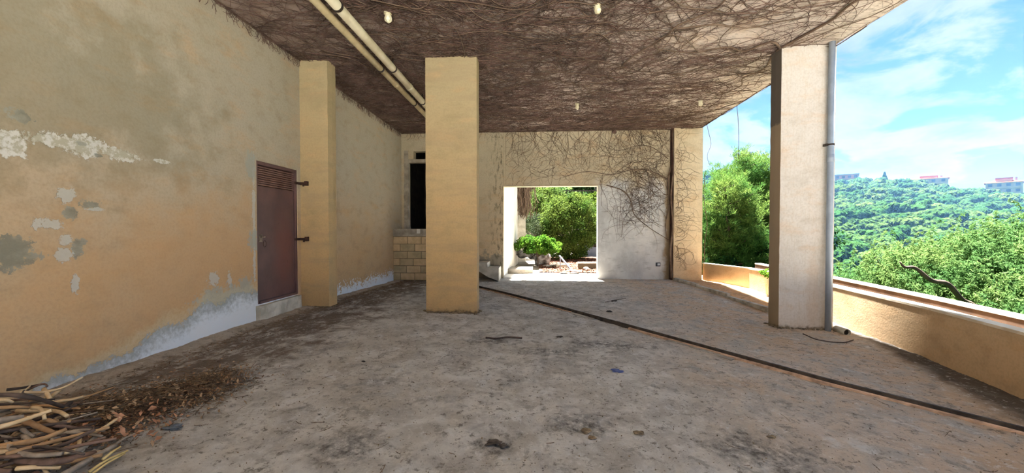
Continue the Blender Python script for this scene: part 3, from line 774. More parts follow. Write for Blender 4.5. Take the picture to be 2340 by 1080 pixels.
s6 = np.stack([rs.uniform(-4, -1.1, 60), np.full(60, 4.34)], 1); h6 = rs.normal(-1.57, .7, 60)
wall_batch(s6, h6, 9, .035, .003, .15, 9, 11.40, M_stem_r, 'wall_creeper', 'short stem ends under the ceiling above the dark doorway', (-4.04, -1.0), (3.85, 4.35))
def wall_stem(pts, r, label, y_=11.42):
    return tube_obj('creeper_stem', [(x_, y_ + .01 * random.uniform(-1, 1), z_) for x_, z_ in pts], np.linspace(r, r * .4, len(pts)), M_stem_r, 7, label=label, cat='creeper stem')
wall_stem([(3.90, .05), (3.86, .8), (3.92, 1.6), (3.86, 2.4), (3.92, 3.2), (3.88, 4.3)], .035, 'main trunk of the creeper climbing the dark joint', 11.33)
wall_stem([(3.88, 3.3), (3.80, 2.8), (3.84, 2.2), (3.74, 1.6), (3.8, 1.1)], .022, 'second creeper stem hanging beside the dark joint', 11.40)
wall_stem([(2.05, 2.75), (2.5, 2.6), (2.75, 2.3), (2.85, 1.9), (3.3, 1.5), (3.85, 1.15)], .018, 'long diagonal stem sweeping over the grey cement')
wall_stem([(3.8, 2.9), (3.3, 3.15), (2.8, 3.2), (2.2, 3.05), (1.5, 3.15), (.8, 3.0)], .014, 'stem running level above the opening from the main trunk')
wall_stem([(3.8, 3.5), (3.4, 3.8), (3.0, 3.9), (2.4, 3.75), (1.9, 3.9)], .011, 'upper stem arching under the ceiling from the main trunk')
# loose ends hanging over the balcony opening
for i, (pts, lb) in enumerate([([(4.66, 7.6, H), (4.78, 7.6, 4.1), (4.86, 7.5, 3.95), (4.7, 7.2, 3.75)], 'curved loose stem dangling next to the pale pillar'),
                 ([(4.7, 9.4, H), (4.74, 9.4, 3.9), (4.76, 9.42, 3.5), (4.75, 9.4, 3.1)], 'straight thin stem dangling over the balcony opening'),
                 ([(4.7, 11.0, H), (4.76, 11.0, 4.1), (4.82, 11.0, 3.8), (4.74, 11.05, 3.5), (4.8, 11.0, 3.2)], 'twisted thin stem dangling along the corner pillar')]):
    tube_obj('hanging_stem', pts, .006, M_stem_r, 5, label=lb, cat='creeper stem')
tube_obj('hanging_stem', [(4.76, 11.25, .5), (4.77, 11.2, 1.2), (4.83, 11.22, 1.6), (4.75, 11.25, 2.3), (4.78, 11.28, 3.1)], .008, M_stem_r, 5, label='stem climbing the outer edge of the corner pillar', cat='creeper stem')
# ragged stem fringe where ceiling meets the left wall
rs = np.random.default_rng(31); N = 500
P = np.stack([rs.uniform(3.0, 11.3, N), np.full(N, H - .005)], 1); Q = walk(P, rs.normal(-1.0, .9, N) , 7, .03, .25, rs); Q[..., 1] = np.minimum(Q[..., 1], H - .004)
V, F = tubes(np.stack([np.full(Q.shape[:2], -4.045) + rs.uniform(0, .015, (N, 1)), Q[..., 0], Q[..., 1]], -1), np.full(Q.shape[:2], .003), 3, (1, 0, 0))
obj('creeper_fringe', mesh('fringe', V, F), M_stem, kind='stuff', label='ragged fringe of stem ends along the top of the left wall', cat='creeper')

# ------------------------------------------------------------ floor litter
def ray(px, py):
    f = np.array([-math.sin(YAW) * math.cos(PITCH), math.cos(YAW) * math.cos(PITCH), math.sin(PITCH)]); r = np.array([math.cos(YAW), math.sin(YAW), 0]); u = np.cross(r, f)
    return f + r * (px - 1170) / FPX - u * (py - 540) / FPX
def on_floor(px, py, h=0.0):
    """the point h above the floor that stands at a place measured in the photograph"""
    z_ = 0.0; d_ = ray(px, py)
    for _ in range(30):
        q = EYE + d_ * ((z_ + h - EYE[2]) / d_[2]); z_ = .5 * z_ + .5 * float(fz(q[0], q[1]))
    return q

SC = [simple('stick_bark_brown', '83695a', '5c493c', 7, stretch=(1, 1, 1)), simple('stick_bark_grey', 'a79b8c', '7a6f62', 7), simple('stick_pale_wood', 'dcc49c', 'bfa47c', 7),
      simple('stick_tan_wood', 'b08f68', '8c6c4c', 7), simple('stick_dark', '5e5048', '3f3630', 7), simple('stick_straw', 'cdb67c', 'a8905a', 7)]
# (photo points in the lower-left corner, height above floor at each, radius, colour, label)
cr = lambda x_, y_: (x_ / 4.908, 860 + y_ / 4.908)
ST = [
 ([(-160, 240), (0, 205), (250, 215), (500, 270), (850, 385)], (.30, .34, .34, .27, .04), .016, 4, 'long dark branch arching over the back of the woodpile'),
 ([(-60, 580), (150, 520), (350, 455), (580, 375)], (.2, .21, .22, .24), .014, 2, 'flat pale split stick lying across the top of the pile'),
 ([(250, 470), (300, 505), (450, 570), (600, 635)], (.17, .17, .15, .12), .019, 3, 'short tan stick with a bright cut end'),
 ([(235, 575), (300, 630), (400, 690)], (.15, .14, .11), .014, 1, 'short grey stick sloping down beside the tan stick'),
 ([(-100, 800), (250, 745), (500, 690), (740, 590)], (.12, .15, .15, .16), .018, 3, 'long tan stick curving up across the middle of the pile'),
 ([(-80, 845), (200, 840), (440, 815)], (.10, .12, .10), .018, 2, 'straight pale stick below the long tan one'),
 ([(470, 750), (530, 800), (600, 870)], (.14, .13, .10), .013, 1, 'short grey stick pointing down over its neighbours'),
 ([(150, 930), (600, 955), (1060, 860)], (.09, .10, .05), .022, 0, 'thick brown branch near the front of the pile'),
 ([(190, 1030), (400, 1015), (680, 1020)], (.08, .08, .06), .013, 2, 'pale peeled stick at the front of the pile'),
 ([(1040, 640), (1180, 560), (1290, 490), (1350, 455)], (.08, .10, .10, .11), .010, 2, 'pale pointed splinter sticking out of the dry leaves'),
 ([(560, 840), (830, 845), (960, 770), (1070, 680)], (.08, .08, .08, .09), .017, 1, 'grey branch bent upwards at its end'),
 ([(-60, 910), (60, 905), (160, 910)], (.11, .11, .10), .020, 1, 'grey log end at the edge of the photo'),
 ([(-40, 1060), (60, 1062), (130, 1056)], (.07, .07, .07), .018, 0, 'brown stick end in the corner of the photo'),
 ([(360, 350), (440, 355), (485, 400), (500, 480)], (.19, .20, .20, .17), .012, 2, 'pale hooked twig standing in the back of the pile'),
 ([(1000, 1070), (1110, 990), (1250, 910), (1430, 830)], (.03, .04, .04, .03), .008, 5, 'long straw-coloured stalk on the right of the pile'),
 ([(1040, 1085), (1200, 970), (1400, 860)], (.02, .03, .02), .007, 5, 'second straw-coloured stalk lying under the first'),
 ([(700, 1110), (850, 1020), (1050, 900), (1290, 770)], (.06, .07, .07, .05), .020, 1, 'long grey weathered branch slanting to the right front'),
 ([(560, 545), (800, 480), (1090, 400)], (.14, .14, .12), .007, 1, 'thin grey twig pointing away over the litter'),
 ([(400, 525), (650, 550), (900, 580)], (.13, .13, .09), .014, 0, 'brown stick lying behind the long tan one'),
 ([(890, 880), (940, 820), (990, 770)], (.06, .07, .07), .009, 1, 'small grey twig propped against the bent branch'),
 ([(1150, 930), (1250, 850), (1350, 785)], (.05, .06, .06), .008, 5, 'straw stalk with a dark tip'),
 ([(-80, 500), (100, 475), (260, 450)], (.2, .2, .19), .02, 1, 'grey log behind the dark hollow of the pile'),
 ([(-40, 350), (150, 340), (330, 350)], (.22, .23, .2), .012, 3, 'tan twig under the arching branch'),
 ([(-60, 265), (60, 260), (140, 290)], (.25, .25, .22), .012, 2, 'pale stick just under the arching branch'),
 ([(300, 800), (420, 780), (700, 800), (900, 740)], (.07, .08, .08, .06), .012, 3, 'slim tan branch between the pale stick and the bent branch'),
 ([(1290, 760), (1400, 690), (1510, 640)], (.02, .03, .02), .008, 1, 'grey twig at the right tip of the pile'),
]
for pts, hs, r, ci, lb in ST:
    P = [tuple(on_floor(*cr(*q), h_)) for q, h_ in zip(pts, hs)]
    tube_obj('stick', P, np.linspace(r, r * .72, len(P)) * np.array([1 + .12 * random.uniform(-1, 1) for _ in P]), SC[ci], 8, label=lb, cat='stick', group='sticks in the woodpile')
rs = np.random.default_rng(41)
for i in range(110):                                     # sticks buried among the others, laid layer by layer
    u = rs.random(); c0 = on_floor(*cr(rs.uniform(-150, 760), rs.uniform(330, 1130)), .0)
    lay = rs.uniform(.015, .16); a = rs.normal(.25, .55); L = rs.uniform(.14, .55) * .5
    k1 = rs.uniform(-.03, .03); P = []
    for s_ in (-1, -.3, .4, 1):
        P.append((c0[0] + math.cos(a) * L * s_ - math.sin(a) * k1 * (1 - s_ * s_) * 2, c0[1] + math.sin(a) * L * s_ + math.cos(a) * k1 * (1 - s_ * s_) * 2, float(fz(c0[0], c0[1])) + lay + .02 * s_ * rs.normal()))
    if min(p[0] for p in P) < -4.03: continue
    tube_obj('stick', P, np.linspace(1, .7, 4) * rs.uniform(.006, .016), SC[(ci_ := int(rs.integers(0, 5)))], 6, label='small %s stick buried %s in the woodpile' % (('brown', 'grey', 'pale', 'tan', 'blackish')[ci_], 'at the back' if c0[1] > 2.55 else 'among the middle layers' if c0[1] > 2.3 else 'at the front'), cat='stick', group='buried sticks of the woodpile')


def flakes(name, C, size, m, label, cat, flat=.35, seed=0, tri=False):
    """loose curled leaves: folded quads"""
    rs = np.random.default_rng(seed); C = np.asarray(C, float); N = len(C); s_ = size * rs.uniform(.5, 1.4, N)[:, None]
    a = rs.uniform(0, 6.28, N); tilt = rs.normal(0, flat, (N, 2))
    u = np.stack([np.cos(a), np.sin(a), tilt[:, 0]], 1); v = np.stack([-np.sin(a), np.cos(a), tilt[:, 1]], 1)
    V = np.stack([C - u * s_, C - v * s_ * .5 + [0, 0, 1] * s_ * .25, C + u * s_, C + v * s_ * .5 + [0, 0, 1] * s_ * .25], 1).reshape(-1, 3)
    F = np.arange(N * 4).reshape(N, 4); return obj(name, mesh(name, V, F), m, kind='stuff', label=label, cat=cat)
def pile_pts(rs, n_, region):
    out = [];
    while len(out) < n_:
        px = rs.uniform(region[0], region[2]); py = rs.uniform(region[1], region[3]); q = on_floor(px, py); out.append(q)
    return np.array(out)
rs = np.random.default_rng(51)
def drift(n_, hgt, rs, cfun):
    P = []
    while len(P) < n_:
        t_ = rs.random(); c0, sx = cfun(t_); q = np.array([c0[0] + rs.normal(0, sx), c0[1] + rs.normal(0, sx * 1.4)])
        if q[0] < -4.0: continue
        d_ = np.exp(-((q[0] - c0[0]) / sx) ** 2); P.append((q[0], q[1], float(fz(*q)) + .005 + hgt * rs.random() * d_))
    return np.array(P)
cf = lambda t_: ((-3.25 + .5 * t_, 2.2 + 1.0 * t_), .24 - .12 * t_)
flakes('dry_leaves', drift(6500, .09, rs, cf), .011, M_leaf_dry, 'drift of brown dry leaves behind the woodpile', 'leaves', .5, 1)
flakes('dry_leaves', drift(320, .12, rs, lambda t_: ((-2.95 + .25 * t_, 2.1 + .45 * t_), .11)), .02, M_leaf_or, 'orange dry leaves on the litter drift', 'leaves', .6, 2)
def twigs(name, C, L, r, m, label, seed):
    rs = np.random.default_rng(seed); N = len(C); a = rs.uniform(0, 6.28, N); l_ = L * rs.uniform(.4, 1.5, N); k_ = rs.normal(0, .25, N)
    s_ = np.linspace(-1, 1, 4)[None]; X_ = C[:, :1] + np.cos(a)[:, None] * l_[:, None] * s_ - np.sin(a)[:, None] * (k_ * l_)[:, None] * s_ ** 2
    Y_ = C[:, 1:2] + np.sin(a)[:, None] * l_[:, None] * s_ + np.cos(a)[:, None] * (k_ * l_)[:, None] * s_ ** 2
    X_ = np.maximum(X_, -4.02); Z_ = C[:, 2:] + rs.normal(0, .12, (N, 1)) * l_[:, None] * s_ + .004; V, F = tubes(np.stack([X_, Y_, Z_ + 0 * X_], -1), np.full((N, 4), r) * rs.uniform(.5, 1.5, (N, 1)), 3)
    return obj(name, mesh(name, V, F), m, kind='stuff', label=label, cat='twigs')
twigs('twigs', drift(2600, .11, rs, cf), .05, .0018, M_twigs, 'fine twigs tangled in the leaf drift behind the woodpile', 3)
flakes('dry_leaves', drift(900, .11, rs, lambda t_: ((-3.3 + .5 * t_, 2.15 + .9 * t_), .22)), .016, simple('dry_leaf_tan', 'b79a78', '8d7458', 9), 'tan curled leaves lying on top of the litter drift', 'leaves', .6, 12)
q = np.array([(-4 + .9 * abs(a) ** 1.2, b_) for a, b_ in zip(rs.beta(1.3, 2.2, 2600) , rs.uniform(2.8, 11.0, 2600))])
q = q[(q[:, 0] > -3.78)]
wl = np.column_stack([q, fz(q[:, 0], q[:, 1]) + .012])
flakes('leaf_crumbs', wl, .011, M_leaf_dry, 'crumbled leaves scattered along the left wall', 'leaves', .3, 4)
twigs('twigs', wl[::3], .06, .0013, M_twigs, 'thin twigs scattered along the left wall', 5)
# crumbs and grit over the whole floor
q = np.column_stack([rs.uniform(-3.4, 4.6, 5200), 1.9 + 8.5 * rs.random(5200) ** 1.6])
q = q[(q[:, 0] < 3.9 + .2 * (q[:, 1] - 2))]
g = np.column_stack([q, floor_h(q[:, 0], q[:, 1]) + .001])
flakes('grit', g, .0075, M_clod, 'grit and mortar crumbs scattered over the floor', 'grit', .5, 6)
twigs('twigs', g[::24], .045, .0016, M_twigs, 'short bits of twig scattered over the open floor', 7)
# countable scraps
def scrap(name, px, py, r, sq, m, label, cat, seed, amp=.5):
    q = on_floor(px, py); b = lump(r, seed, 3, sq, amp); bmesh.ops.translate(b, verts=b.verts, vec=(q[0], q[1], q[2] + r * sq[2] * .6)); o = obj(name, b, m, label=label, cat=cat); return o
scrap('rag', 1410, 847, .05, (1.3, .8, .18), M_bluescrap, 'crumpled dark blue plastic scrap on the open floor', 'scrap', 3, .9)
scrap('rag', 395, 980, .05, (1.1, .8, .35), M_greyscrap, 'crumpled grey rag beside the litter drift', 'rag', 5, .9)
for i, (px, py, r, lb) in enumerate([(1128, 1014, .035, 'black clod in the middle of the near floor'), (1150, 1018, .025, 'small black clod beside the larger one'), (1340, 985, .03, 'brown clod on the near floor right of centre'), (1460, 990, .028, 'flat brown clod on the near floor farther right'),
                                     (830, 826, .018, 'small dark clod on the floor in front of the middle pillar'), (1278, 770, .035, 'dark flat clod on the floor beside the thin stick'), (1402, 688, .045, 'dark clod on the far floor beyond the rail'), (1393, 712, .035, 'small dark clod on the far floor just beyond the rail'),
                                     (1765, 999, .022, 'round grey stone on the near floor right of the rail'), (1352, 1000, .02, 'tiny brown clod beside the brown one')]):
    scrap('clod', px, py, r, (1.3, .9, .4), M_clod if i in (2, 3, 8, 9) else M_rail, lb, 'clod', 20 + i, .8)
tube_obj('fallen_stick', [tuple(on_floor(*q, .012)) for q in ((1110, 771), (1135, 773), (1160, 770), (1193, 772))], .012, SC[4], 7, label='thin dark stick lying alone on the middle of the floor', cat='stick')
tube_obj('fallen_stick', [tuple(on_floor(*q, .012)) for q in ((1383, 690), (1400, 686), (1430, 681))], .008, SC[1], 6, label='short grey stick on the far floor beside dark clods', cat='stick')
tube_obj('fallen_stick', [tuple(on_floor(*q, .01)) for q in ((1835, 762), (1870, 776), (1925, 782), (1950, 776))], .007, SC[4], 6, label='thin dark creeper root on the floor in front of the pale pillar', cat='stick')
# rubble at pillar feet
def skirt(x0, x1, y0, y1, n_, label, seed):
    rs = np.random.default_rng(seed); b = bmesh.new()
    for _ in range(n_):
        if rs.random() < .75: x_, y_ = rs.uniform(x0, x1), y0 - abs(rs.normal(0, .018))
        else: x_, y_ = (x1 if rs.random() < .5 else x0) + rs.normal(0, .015), rs.uniform(y0, y1)
        r = rs.uniform(.006, .022); m_ = Matrix.Translation((x_, y_, float(fz(x_, y_)) + r * .3)) @ Matrix.Rotation(rs.uniform(0, 6), 4, 'Z') @ Matrix.Diagonal((1.5, 1, .8, 1))
        bmesh.ops.create_icosphere(b, subdivisions=1, radius=r, matrix=m_)
    obj('crumbled_mortar', b, M_clod, kind='stuff', label=label, cat='rubble')
skirt(-1.88, -.97, 6.39, 6.66, 150, 'crumbled mortar round the foot of the middle pillar', 1)
skirt(3.84, 4.6, 6.37, 6.66, 130, 'crumbled mortar round the foot of the pale pillar', 2)
skirt(-4.0, -3.53, 6.39, 6.68, 90, 'crumbled mortar at the foot of the left pilaster', 3)

# ------------------------------------------------------------ foliage
def leaves(C, size, rs, asp=.45, droop=0.0, outw=None):
    """diamond leaves, one quad each, round the points C"""
    N = len(C); u = rs.normal(0, 1, (N, 3))
    if outw is not None: u = u * .6 + outw
    u[:, 2] -= droop; u /= np.linalg.norm(u, axis=1, keepdims=True) + 1e-9
    w = rs.normal(0, 1, (N, 3)); v = np.cross(u, w); v /= np.linalg.norm(v, axis=1, keepdims=True) + 1e-9
    s_ = (size * rs.uniform(.6, 1.4, N))[:, None]
    return np.stack([C - u * s_ * .5, C + v * s_ * asp * .5, C + u * s_ * .5, C - v * s_ * asp * .5], 1).reshape(-1, 3)
def lmesh(name, V): return mesh(name, V, np.arange(len(V)).reshape(-1, 4))


def crown_points(rs, centre, rad, n_clump, clump_r, per, shell=.75):
    """leafy clumps spread through an ellipsoid, denser near its skin"""
    d_ = rs.normal(0, 1, (n_clump, 3)); d_ /= np.linalg.norm(d_, axis=1, keepdims=True)
    rr = rs.uniform(shell ** 2, 1, n_clump) ** .5; c_ = np.array(centre) + d_ * rr[:, None] * np.array(rad)
    q = rs.normal(0, 1, (n_clump, per, 3)); q /= np.linalg.norm(q, axis=2, keepdims=True); q *= rs.uniform(.3, 1, (n_clump, per, 1)) ** .5
    k_ = clump_r * rs.uniform(.6, 1.3, (n_clump, 1, 1)); P = c_[:, None] + q * k_ * np.array([1, 1, .7])
    return P.reshape(-1, 3), q.reshape(-1, 3), c_


def limbs(root, c_, rs, r0, name, m, parent, n_=14, base=None):
    """trunk with limbs reaching to some of the clumps"""
    base = np.array(base); cen = c_.mean(0); fork = base + (cen - base) * .45
    P = []; R = []
    tr = np.linspace(0, 1, 8)[:, None]; P.append(base + (fork - base) * tr + np.sin(tr * 4) * .03 * np.linalg.norm(fork - base) * np.array([1, .4, 0])); R.append(np.linspace(r0, r0 * .7, 8))
    for i in rs.choice(len(c_), min(n_, len(c_)), replace=False):
        e_ = c_[i]; mid = (fork + e_) / 2 + rs.normal(0, .08, 3) * np.linalg.norm(e_ - fork); s_ = np.linspace(0, 1, 8)[:, None]
        P.append((1 - s_) ** 2 * fork + 2 * s_ * (1 - s_) * mid + s_ ** 2 * e_); R.append(np.linspace(r0 * .45, r0 * .08, 8))
    V, F = tubes(np.array(P), np.array(R), 7, (.3, 1, .1)); return obj(name, mesh(name, V, F, True), m, parent)


def tree(name, base, centre, rad, n_clump, clump_r, per, leaf, m, label, cat, seed, asp=.45, droop=0.0, r0=.15, shell=.75, group=None, n_l=14, out=True):
    rs = np.random.default_rng(seed); P, o_, c_ = crown_points(rs, centre, rad, n_clump, clump_r, per, shell)
    e = empty(name, base, label, cat, group)
    obj('foliage', lmesh('foliage', leaves(P, leaf, rs, asp, droop, o_ if out else None)), m, e)
    limbs(e, c_, rs, r0, 'trunk', M_trunk, e, n_l, base)
    return e

# outdoors through the garden opening
def oground(X, Y): return .02 + .16 * sm((Y - 12) / 6) + (fbm(X * 1.4 + 60, Y * 1.4 + 60, 4) - .5) * .06
grid('ground_garden', np.linspace(-5, 5.2, 70), np.linspace(11.6, 30, 110), oground, M_gpave, kind='structure', label='pale garden paving beyond the opening', cat='ground')
obj('floor_step', bx(-.97, 11.42, -.1, 1.81, 12.3, .035, bev=.01), M_paving, kind='structure', label='sunlit pale concrete doorstep of the garden opening', cat='step')
_w = rough_box('wall_outside', -.33, 0, -.2, 0, 3.55, 4.6, M_white, .3, .02, kind='structure', label='sunlit white outside wall left of the garden opening', cat='wall')
_w.location = (-.97, 11.68, 0); _w.rotation_euler = (0, 0, -math.atan2(.25, 3.5))
# hanging dry stems at the end of the white wall
rs = np.random.default_rng(61); N = 260
x_ = rs.normal(-.50, .15, N); y_ = rs.normal(15.3, .12, N); s_ = np.linspace(0, 1, 14)[None]
L = rs.uniform(1.2, 2.0, N)[:, None]
P3 = np.stack([x_[:, None] + .12 * np.sin(s_ * 5 + rs.uniform(0, 6, (N, 1))) * s_, y_[:, None] + 0 * s_, 3.9 - L * s_ + .1 * np.sin(s_ * 9 + rs.uniform(0, 6, (N, 1)))], -1)
V, F = tubes(P3, np.full((N, 14), .011), 3, (0, 1, 0)); obj('dry_vine_curtain', mesh('vines', V, F), M_stem_r, kind='stuff', label='curtain of dry vines hanging beside the white outside wall', cat='vines')
rough_box('wall_garden_end', -1.6, 15.62, -.2, -.42, 15.9, 4.4, M_conc_l, .3, .03, kind='structure', label='shaded garden wall behind the hanging dry vines', cat='wall')

tree('garden_bush', (1.4, 16.9, .15), (1.45, 16.7, 1.55), (1.15, .75, 1.4), 160, .36, 260, .085, M_bush, 'large rounded green bush in the middle of the garden opening', 'bush', 71, .4, 0, .08)
tree('garden_bush', (.5, 19.5, .2), (.45, 19.4, 2.4), (1.3, .9, 1.1), 100, .4, 200, .11, leafmat('yellow_green_leaves', 'a9c65c', '7ea24c', '567a3c', .4, 1.5), 'taller pale green shrub behind the rounded bush', 'bush', 72, .4, 0, .09)
tree('garden_bush', (-.1, 16.9, .15), (-.15, 16.9, 1.45), (.9, .5, .65), 60, .28, 170, .07, M_greyleaf, 'grey-green bush in front of the hanging dry vines', 'bush', 73, .35, 0, .05)
e = tree('low_shrub', (.05, 14.2, .1), (.06, 14.2, .86), (.8, .5, .34), 95, .17, 120, .085, M_brightleaf, 'low bright green shrub with tangled bare stems', 'shrub', 74, .5, 0, .03, .3, n_l=26)
tree('garden_tree', (2.9, 19.0, .2), (2.75, 18.9, 2.1), (.7, .5, 1.1), 60, .42, 200, .12, leafmat('lime_leaves', 'b3c94e', '86a83e', '5a7d30', .4, 1.2), 'yellow-green tree at the right edge of the garden opening', 'tree', 75, .4, .2, .08)
for i, (x_, y_, zc_, rx, rz, mt, lb) in enumerate([(-1.8, 28, 4.4, 2.4, 2.6, M_dkleaf, 'dark tree behind the railing above the vine curtain'), (1.4, 29, 4.6, 2.6, 2.6, M_dkleaf, 'dark green tree behind the middle of the railing'), (4.4, 27, 4.6, 2.4, 3.0, M_dkleaf, 'dark tree behind the right end of the railing'), (1.2, 26.4, 3.0, 3.2, 1.5, M_pepper, 'loose light green tree just behind the railing')]):
    tree('background_tree', (x_, y_, 1.2), (x_, y_, zc_), (rx, 1.2, rz), 70, .7, 170, .24, mt, lb, 'tree', 80 + i, .45, .1, .15, .4)

rk = lump(.34, 9, 3, (1, .8, 1.25), .45); bmesh.ops.translate(rk, verts=rk.verts, vec=(.22, 14.9, .42)); obj('rock', rk, M_rock, label='pale craggy rock standing behind the low shrub', cat='rock')
for i, (x_, y_, z_, r, sq, lb) in enumerate([(.52, 14.2, .10, .2, (1.5, .8, .35), 'flat pale stone lying at the foot of the craggy rock'), (-.5, 14.75, .5, .2, (1.2, .8, .8), 'rounded boulder low behind the shrub beside the white wall'), (-.12, 14.95, .45, .2, (1, .8, .9), 'mossy boulder next to the rounded one'),
                         (1.25, 12.9, .07, .2, (1.5, .9, .2), 'flat slab on the needle litter'), (1.1, 12.55, .05, .18, (1.6, .8, .18), 'broken slab nearer the opening'), (1.72, 13.2, .1, .1, (1.1, .9, .75), 'mossy stone in front of the brown planter')]):
    b = lump(r, 30 + i, 3, sq, .5); bmesh.ops.translate(b, verts=b.verts, vec=(x_, y_, z_)); obj('stone', b, M_rock, label=lb, cat='stone')
rough_box('concrete_slab', -1.0, 12.5, .0, -.1, 13.4, .17, M_gpave, .15, .02, label='low pale concrete slab outside beside the white wall', cat='slab')
grid('needle_litter', np.linspace(.1, 3.4, 50), np.linspace(12.7, 17.5, 60), lambda X, Y: oground(X, Y) + .035 + .04 * (fbm(X * 5 + 9, Y * 5 + 9, 3) - .5), M_redlitter, kind='stuff', label='reddish needle litter covering the garden bed', cat='litter')
rs = np.random.default_rng(66); q = np.column_stack([rs.uniform(.2, 3.0, 2500), rs.uniform(12.4, 16.5, 2500)])
flakes('garden_leaves', np.column_stack([q, oground(q[:, 0], q[:, 1]) + .05]), .035, simple('garden_leaf', '6e4430', '4a2c1e', 9), 'reddish leaves lying on the garden bed', 'leaves', .4, 8)
pt = empty('planter_box', (2.6, 13.6, 0), 'brown planter box with a white top edge at the right of the garden', 'planter')
obj('planter_side', bx(1.48, 13.5, -.02, 3.6, 13.7, .27), M_brownconc, pt); obj('planter_rim', bx(1.46, 13.48, .27, 3.6, 13.72, .31, bev=.008), M_curb, pt)
obj('wall_garden_right', bx(1.9, 18.2, -.1, 6.0, 18.4, .62), M_grey, kind='structure', label='low grey garden wall at the right of the opening', cat='wall')
obj('wall_garden_slope', bx(1.95, 17.75, -.1, 2.3, 18.1, 1.5), M_grey, kind='structure', label='taller grey garden wall block behind the bush', cat='wall')
hr = empty('handrail', (1.0, 13.1, .3), 'slanting white tube handrail running down to the needle litter', 'handrail')
b = bmesh.new(); cyl(b, (.80, 13.3, .56), (1.22, 13.0, .05), .03, 12); obj('rail_tube', b, M_grey, hr)
b = bmesh.new(); cyl(b, (.83, 13.28, .5), (.83, 13.28, .03), .018, 10); obj('post', b, M_grey, hr)
rough_box('stair_cheek', .72, 13.9, 0, 1.2, 14.3, .2, M_conc, .2, .02, label='sloping concrete block behind the white handrail', cat='block')
fe = empty('garden_railing', (2.2, 22, 2.6), 'dark iron railing on the terrace above the garden', 'railing')
b = bmesh.new(); box(b, -.6, 21.98, 3.62, 3.35, 22.02, 3.67); obj('top_rail', b, M_rail, fe)
b = bmesh.new(); box(b, -.6, 21.98, 2.5, 3.35, 22.02, 2.54); obj('bottom_rail', b, M_rail, fe)
for i in range(27):
    x_ = -.55 + i * .15; obj('bar', bx(x_, 21.99, 2.5, x_ + .022, 22.01, 3.64), M_rail, fe)
for x_ in (.9, 3.3): obj('post', bx(x_, 21.96, 2.1, x_ + .07, 22.04, 4.6), M_rail, fe)
obj('wall_terrace', bx(-5, 22.1, -.1, 6, 24, 2.2), M_conc, kind='structure', label='raised terrace wall carrying the iron railing', cat='wall')
obj('wall_recess_shade', bx(2.3, 20.4, 0, 5.2, 20.6, 1.3), M_darkwall, kind='structure', label='dark panel painted as a shaded recess above the low grey garden wall', cat='wall')  # solid dark panel stands in for the shade of a recess
b = bmesh.new(); box(b, 2.3, 18.15, .78, 5.2, 18.2, .83); obj('pipe_rail', b, M_rail, label='single dark rail above the low grey garden wall', cat='rail')

# ------------------------------------------------------------ right side: pine and trees below the balcony
def pine(base, top, lean, rad, whorls, m, label, seed):
    """umbrella pine: limbs carry upswept tufts of needles"""
    rs = np.random.default_rng(seed); e = empty('pine_tree', base, label, 'tree'); base = np.array(base, float); top = np.array(top, float)
    P = []; R = []; tip = []
    s_ = np.linspace(0, 1, 10)[:, None]; ax = base + (top - base) * s_ + np.sin(s_ * 3) * np.array([lean, 0, 0]); P.append(ax); R.append(np.linspace(.2, .05, 10))
    for i in range(whorls):
        h_ = rs.uniform(.2, 1.0); o_ = base + (top - base) * h_ + math.sin(h_ * 3) * np.array([lean, 0, 0]); a = rs.uniform(0, 6.28)
        L = rad * (1.15 - .75 * h_) * rs.uniform(.6, 1.15); e_ = o_ + np.array([math.cos(a) * L, math.sin(a) * L * .8, L * rs.uniform(.1, .6)])
        mid = (o_ + e_) / 2 - np.array([0, 0, .12 * L]); q = np.linspace(0, 1, 10)[:, None]; br = (1 - q) ** 2 * o_ + 2 * q * (1 - q) * mid + q ** 2 * e_
        P.append(br); R.append(np.linspace(.06, .012, 10)); tip.append(br[3:])
    V, F = tubes(np.array(P), np.array(R), 6, (.3, 1, .1)); obj('trunk', mesh('trunk', V, F, True), M_trunk, e)
    tip = np.concatenate(tip); tip = np.repeat(tip, 5, 0) + rs.normal(0, .30, (len(tip) * 5, 3)) * np.array([1, 1, .75])
    NT = len(tip); K = 30; d_ = rs.normal(0, 1, (NT, K, 3)); d_[..., 2] = np.abs(d_[..., 2]) * 1.0 + .3; d_ /= np.linalg.norm(d_, axis=2, keepdims=True)
    L = rs.uniform(.12, .24, (NT, K, 1)); a = tip[:, None] + rs.normal(0, .05, (NT, K, 3)); w = np.cross(d_, rs.normal(0, 1, (NT, K, 3))); w /= np.linalg.norm(w, axis=2, keepdims=True)
    V = np.stack([a, a + d_ * L * .5 + w * .010, a + d_ * L, a + d_ * L * .5 - w * .010], 2).reshape(-1, 3)
    obj('foliage', lmesh('needles', V), m, e)
pine((10.2, 19.0, -4.5), (9.3, 18.6, 4.7), .5, 2.9, 95, M_pine, 'tall bright green pine between the corner pillar and the pale pillar', 91)
pine((7.6, 16.0, -4.5), (7.4, 15.8, 3.1), .3, 1.9, 60, M_pine, 'smaller pine close behind the corner pillar', 92)
tree('background_tree', (12.4, 20, -5), (11.8, 20, .8), (2.3, 1.8, 2.3), 110, .6, 220, .15, M_dkleaf, 'dark broadleaf tree below the pine beside the pale pillar', 'tree', 93, .5, .1, .2)
tree('background_tree', (8.8, 16.5, -5), (8.6, 16.5, -.1), (2.6, 1.3, 1.5), 90, .5, 220, .12, M_dkleaf, 'dark leafy tree just beyond the planter trough', 'tree', 94, .5, .1, .15)
tree('planter_weed', (5.55, 9.2, .22), (5.5, 9.15, .46), (.32, .25, .1), 16, .09, 70, .05, M_brightleaf, 'bright green weed growing in the planter trough', 'weed', 95, .5, 0, .01, .2)


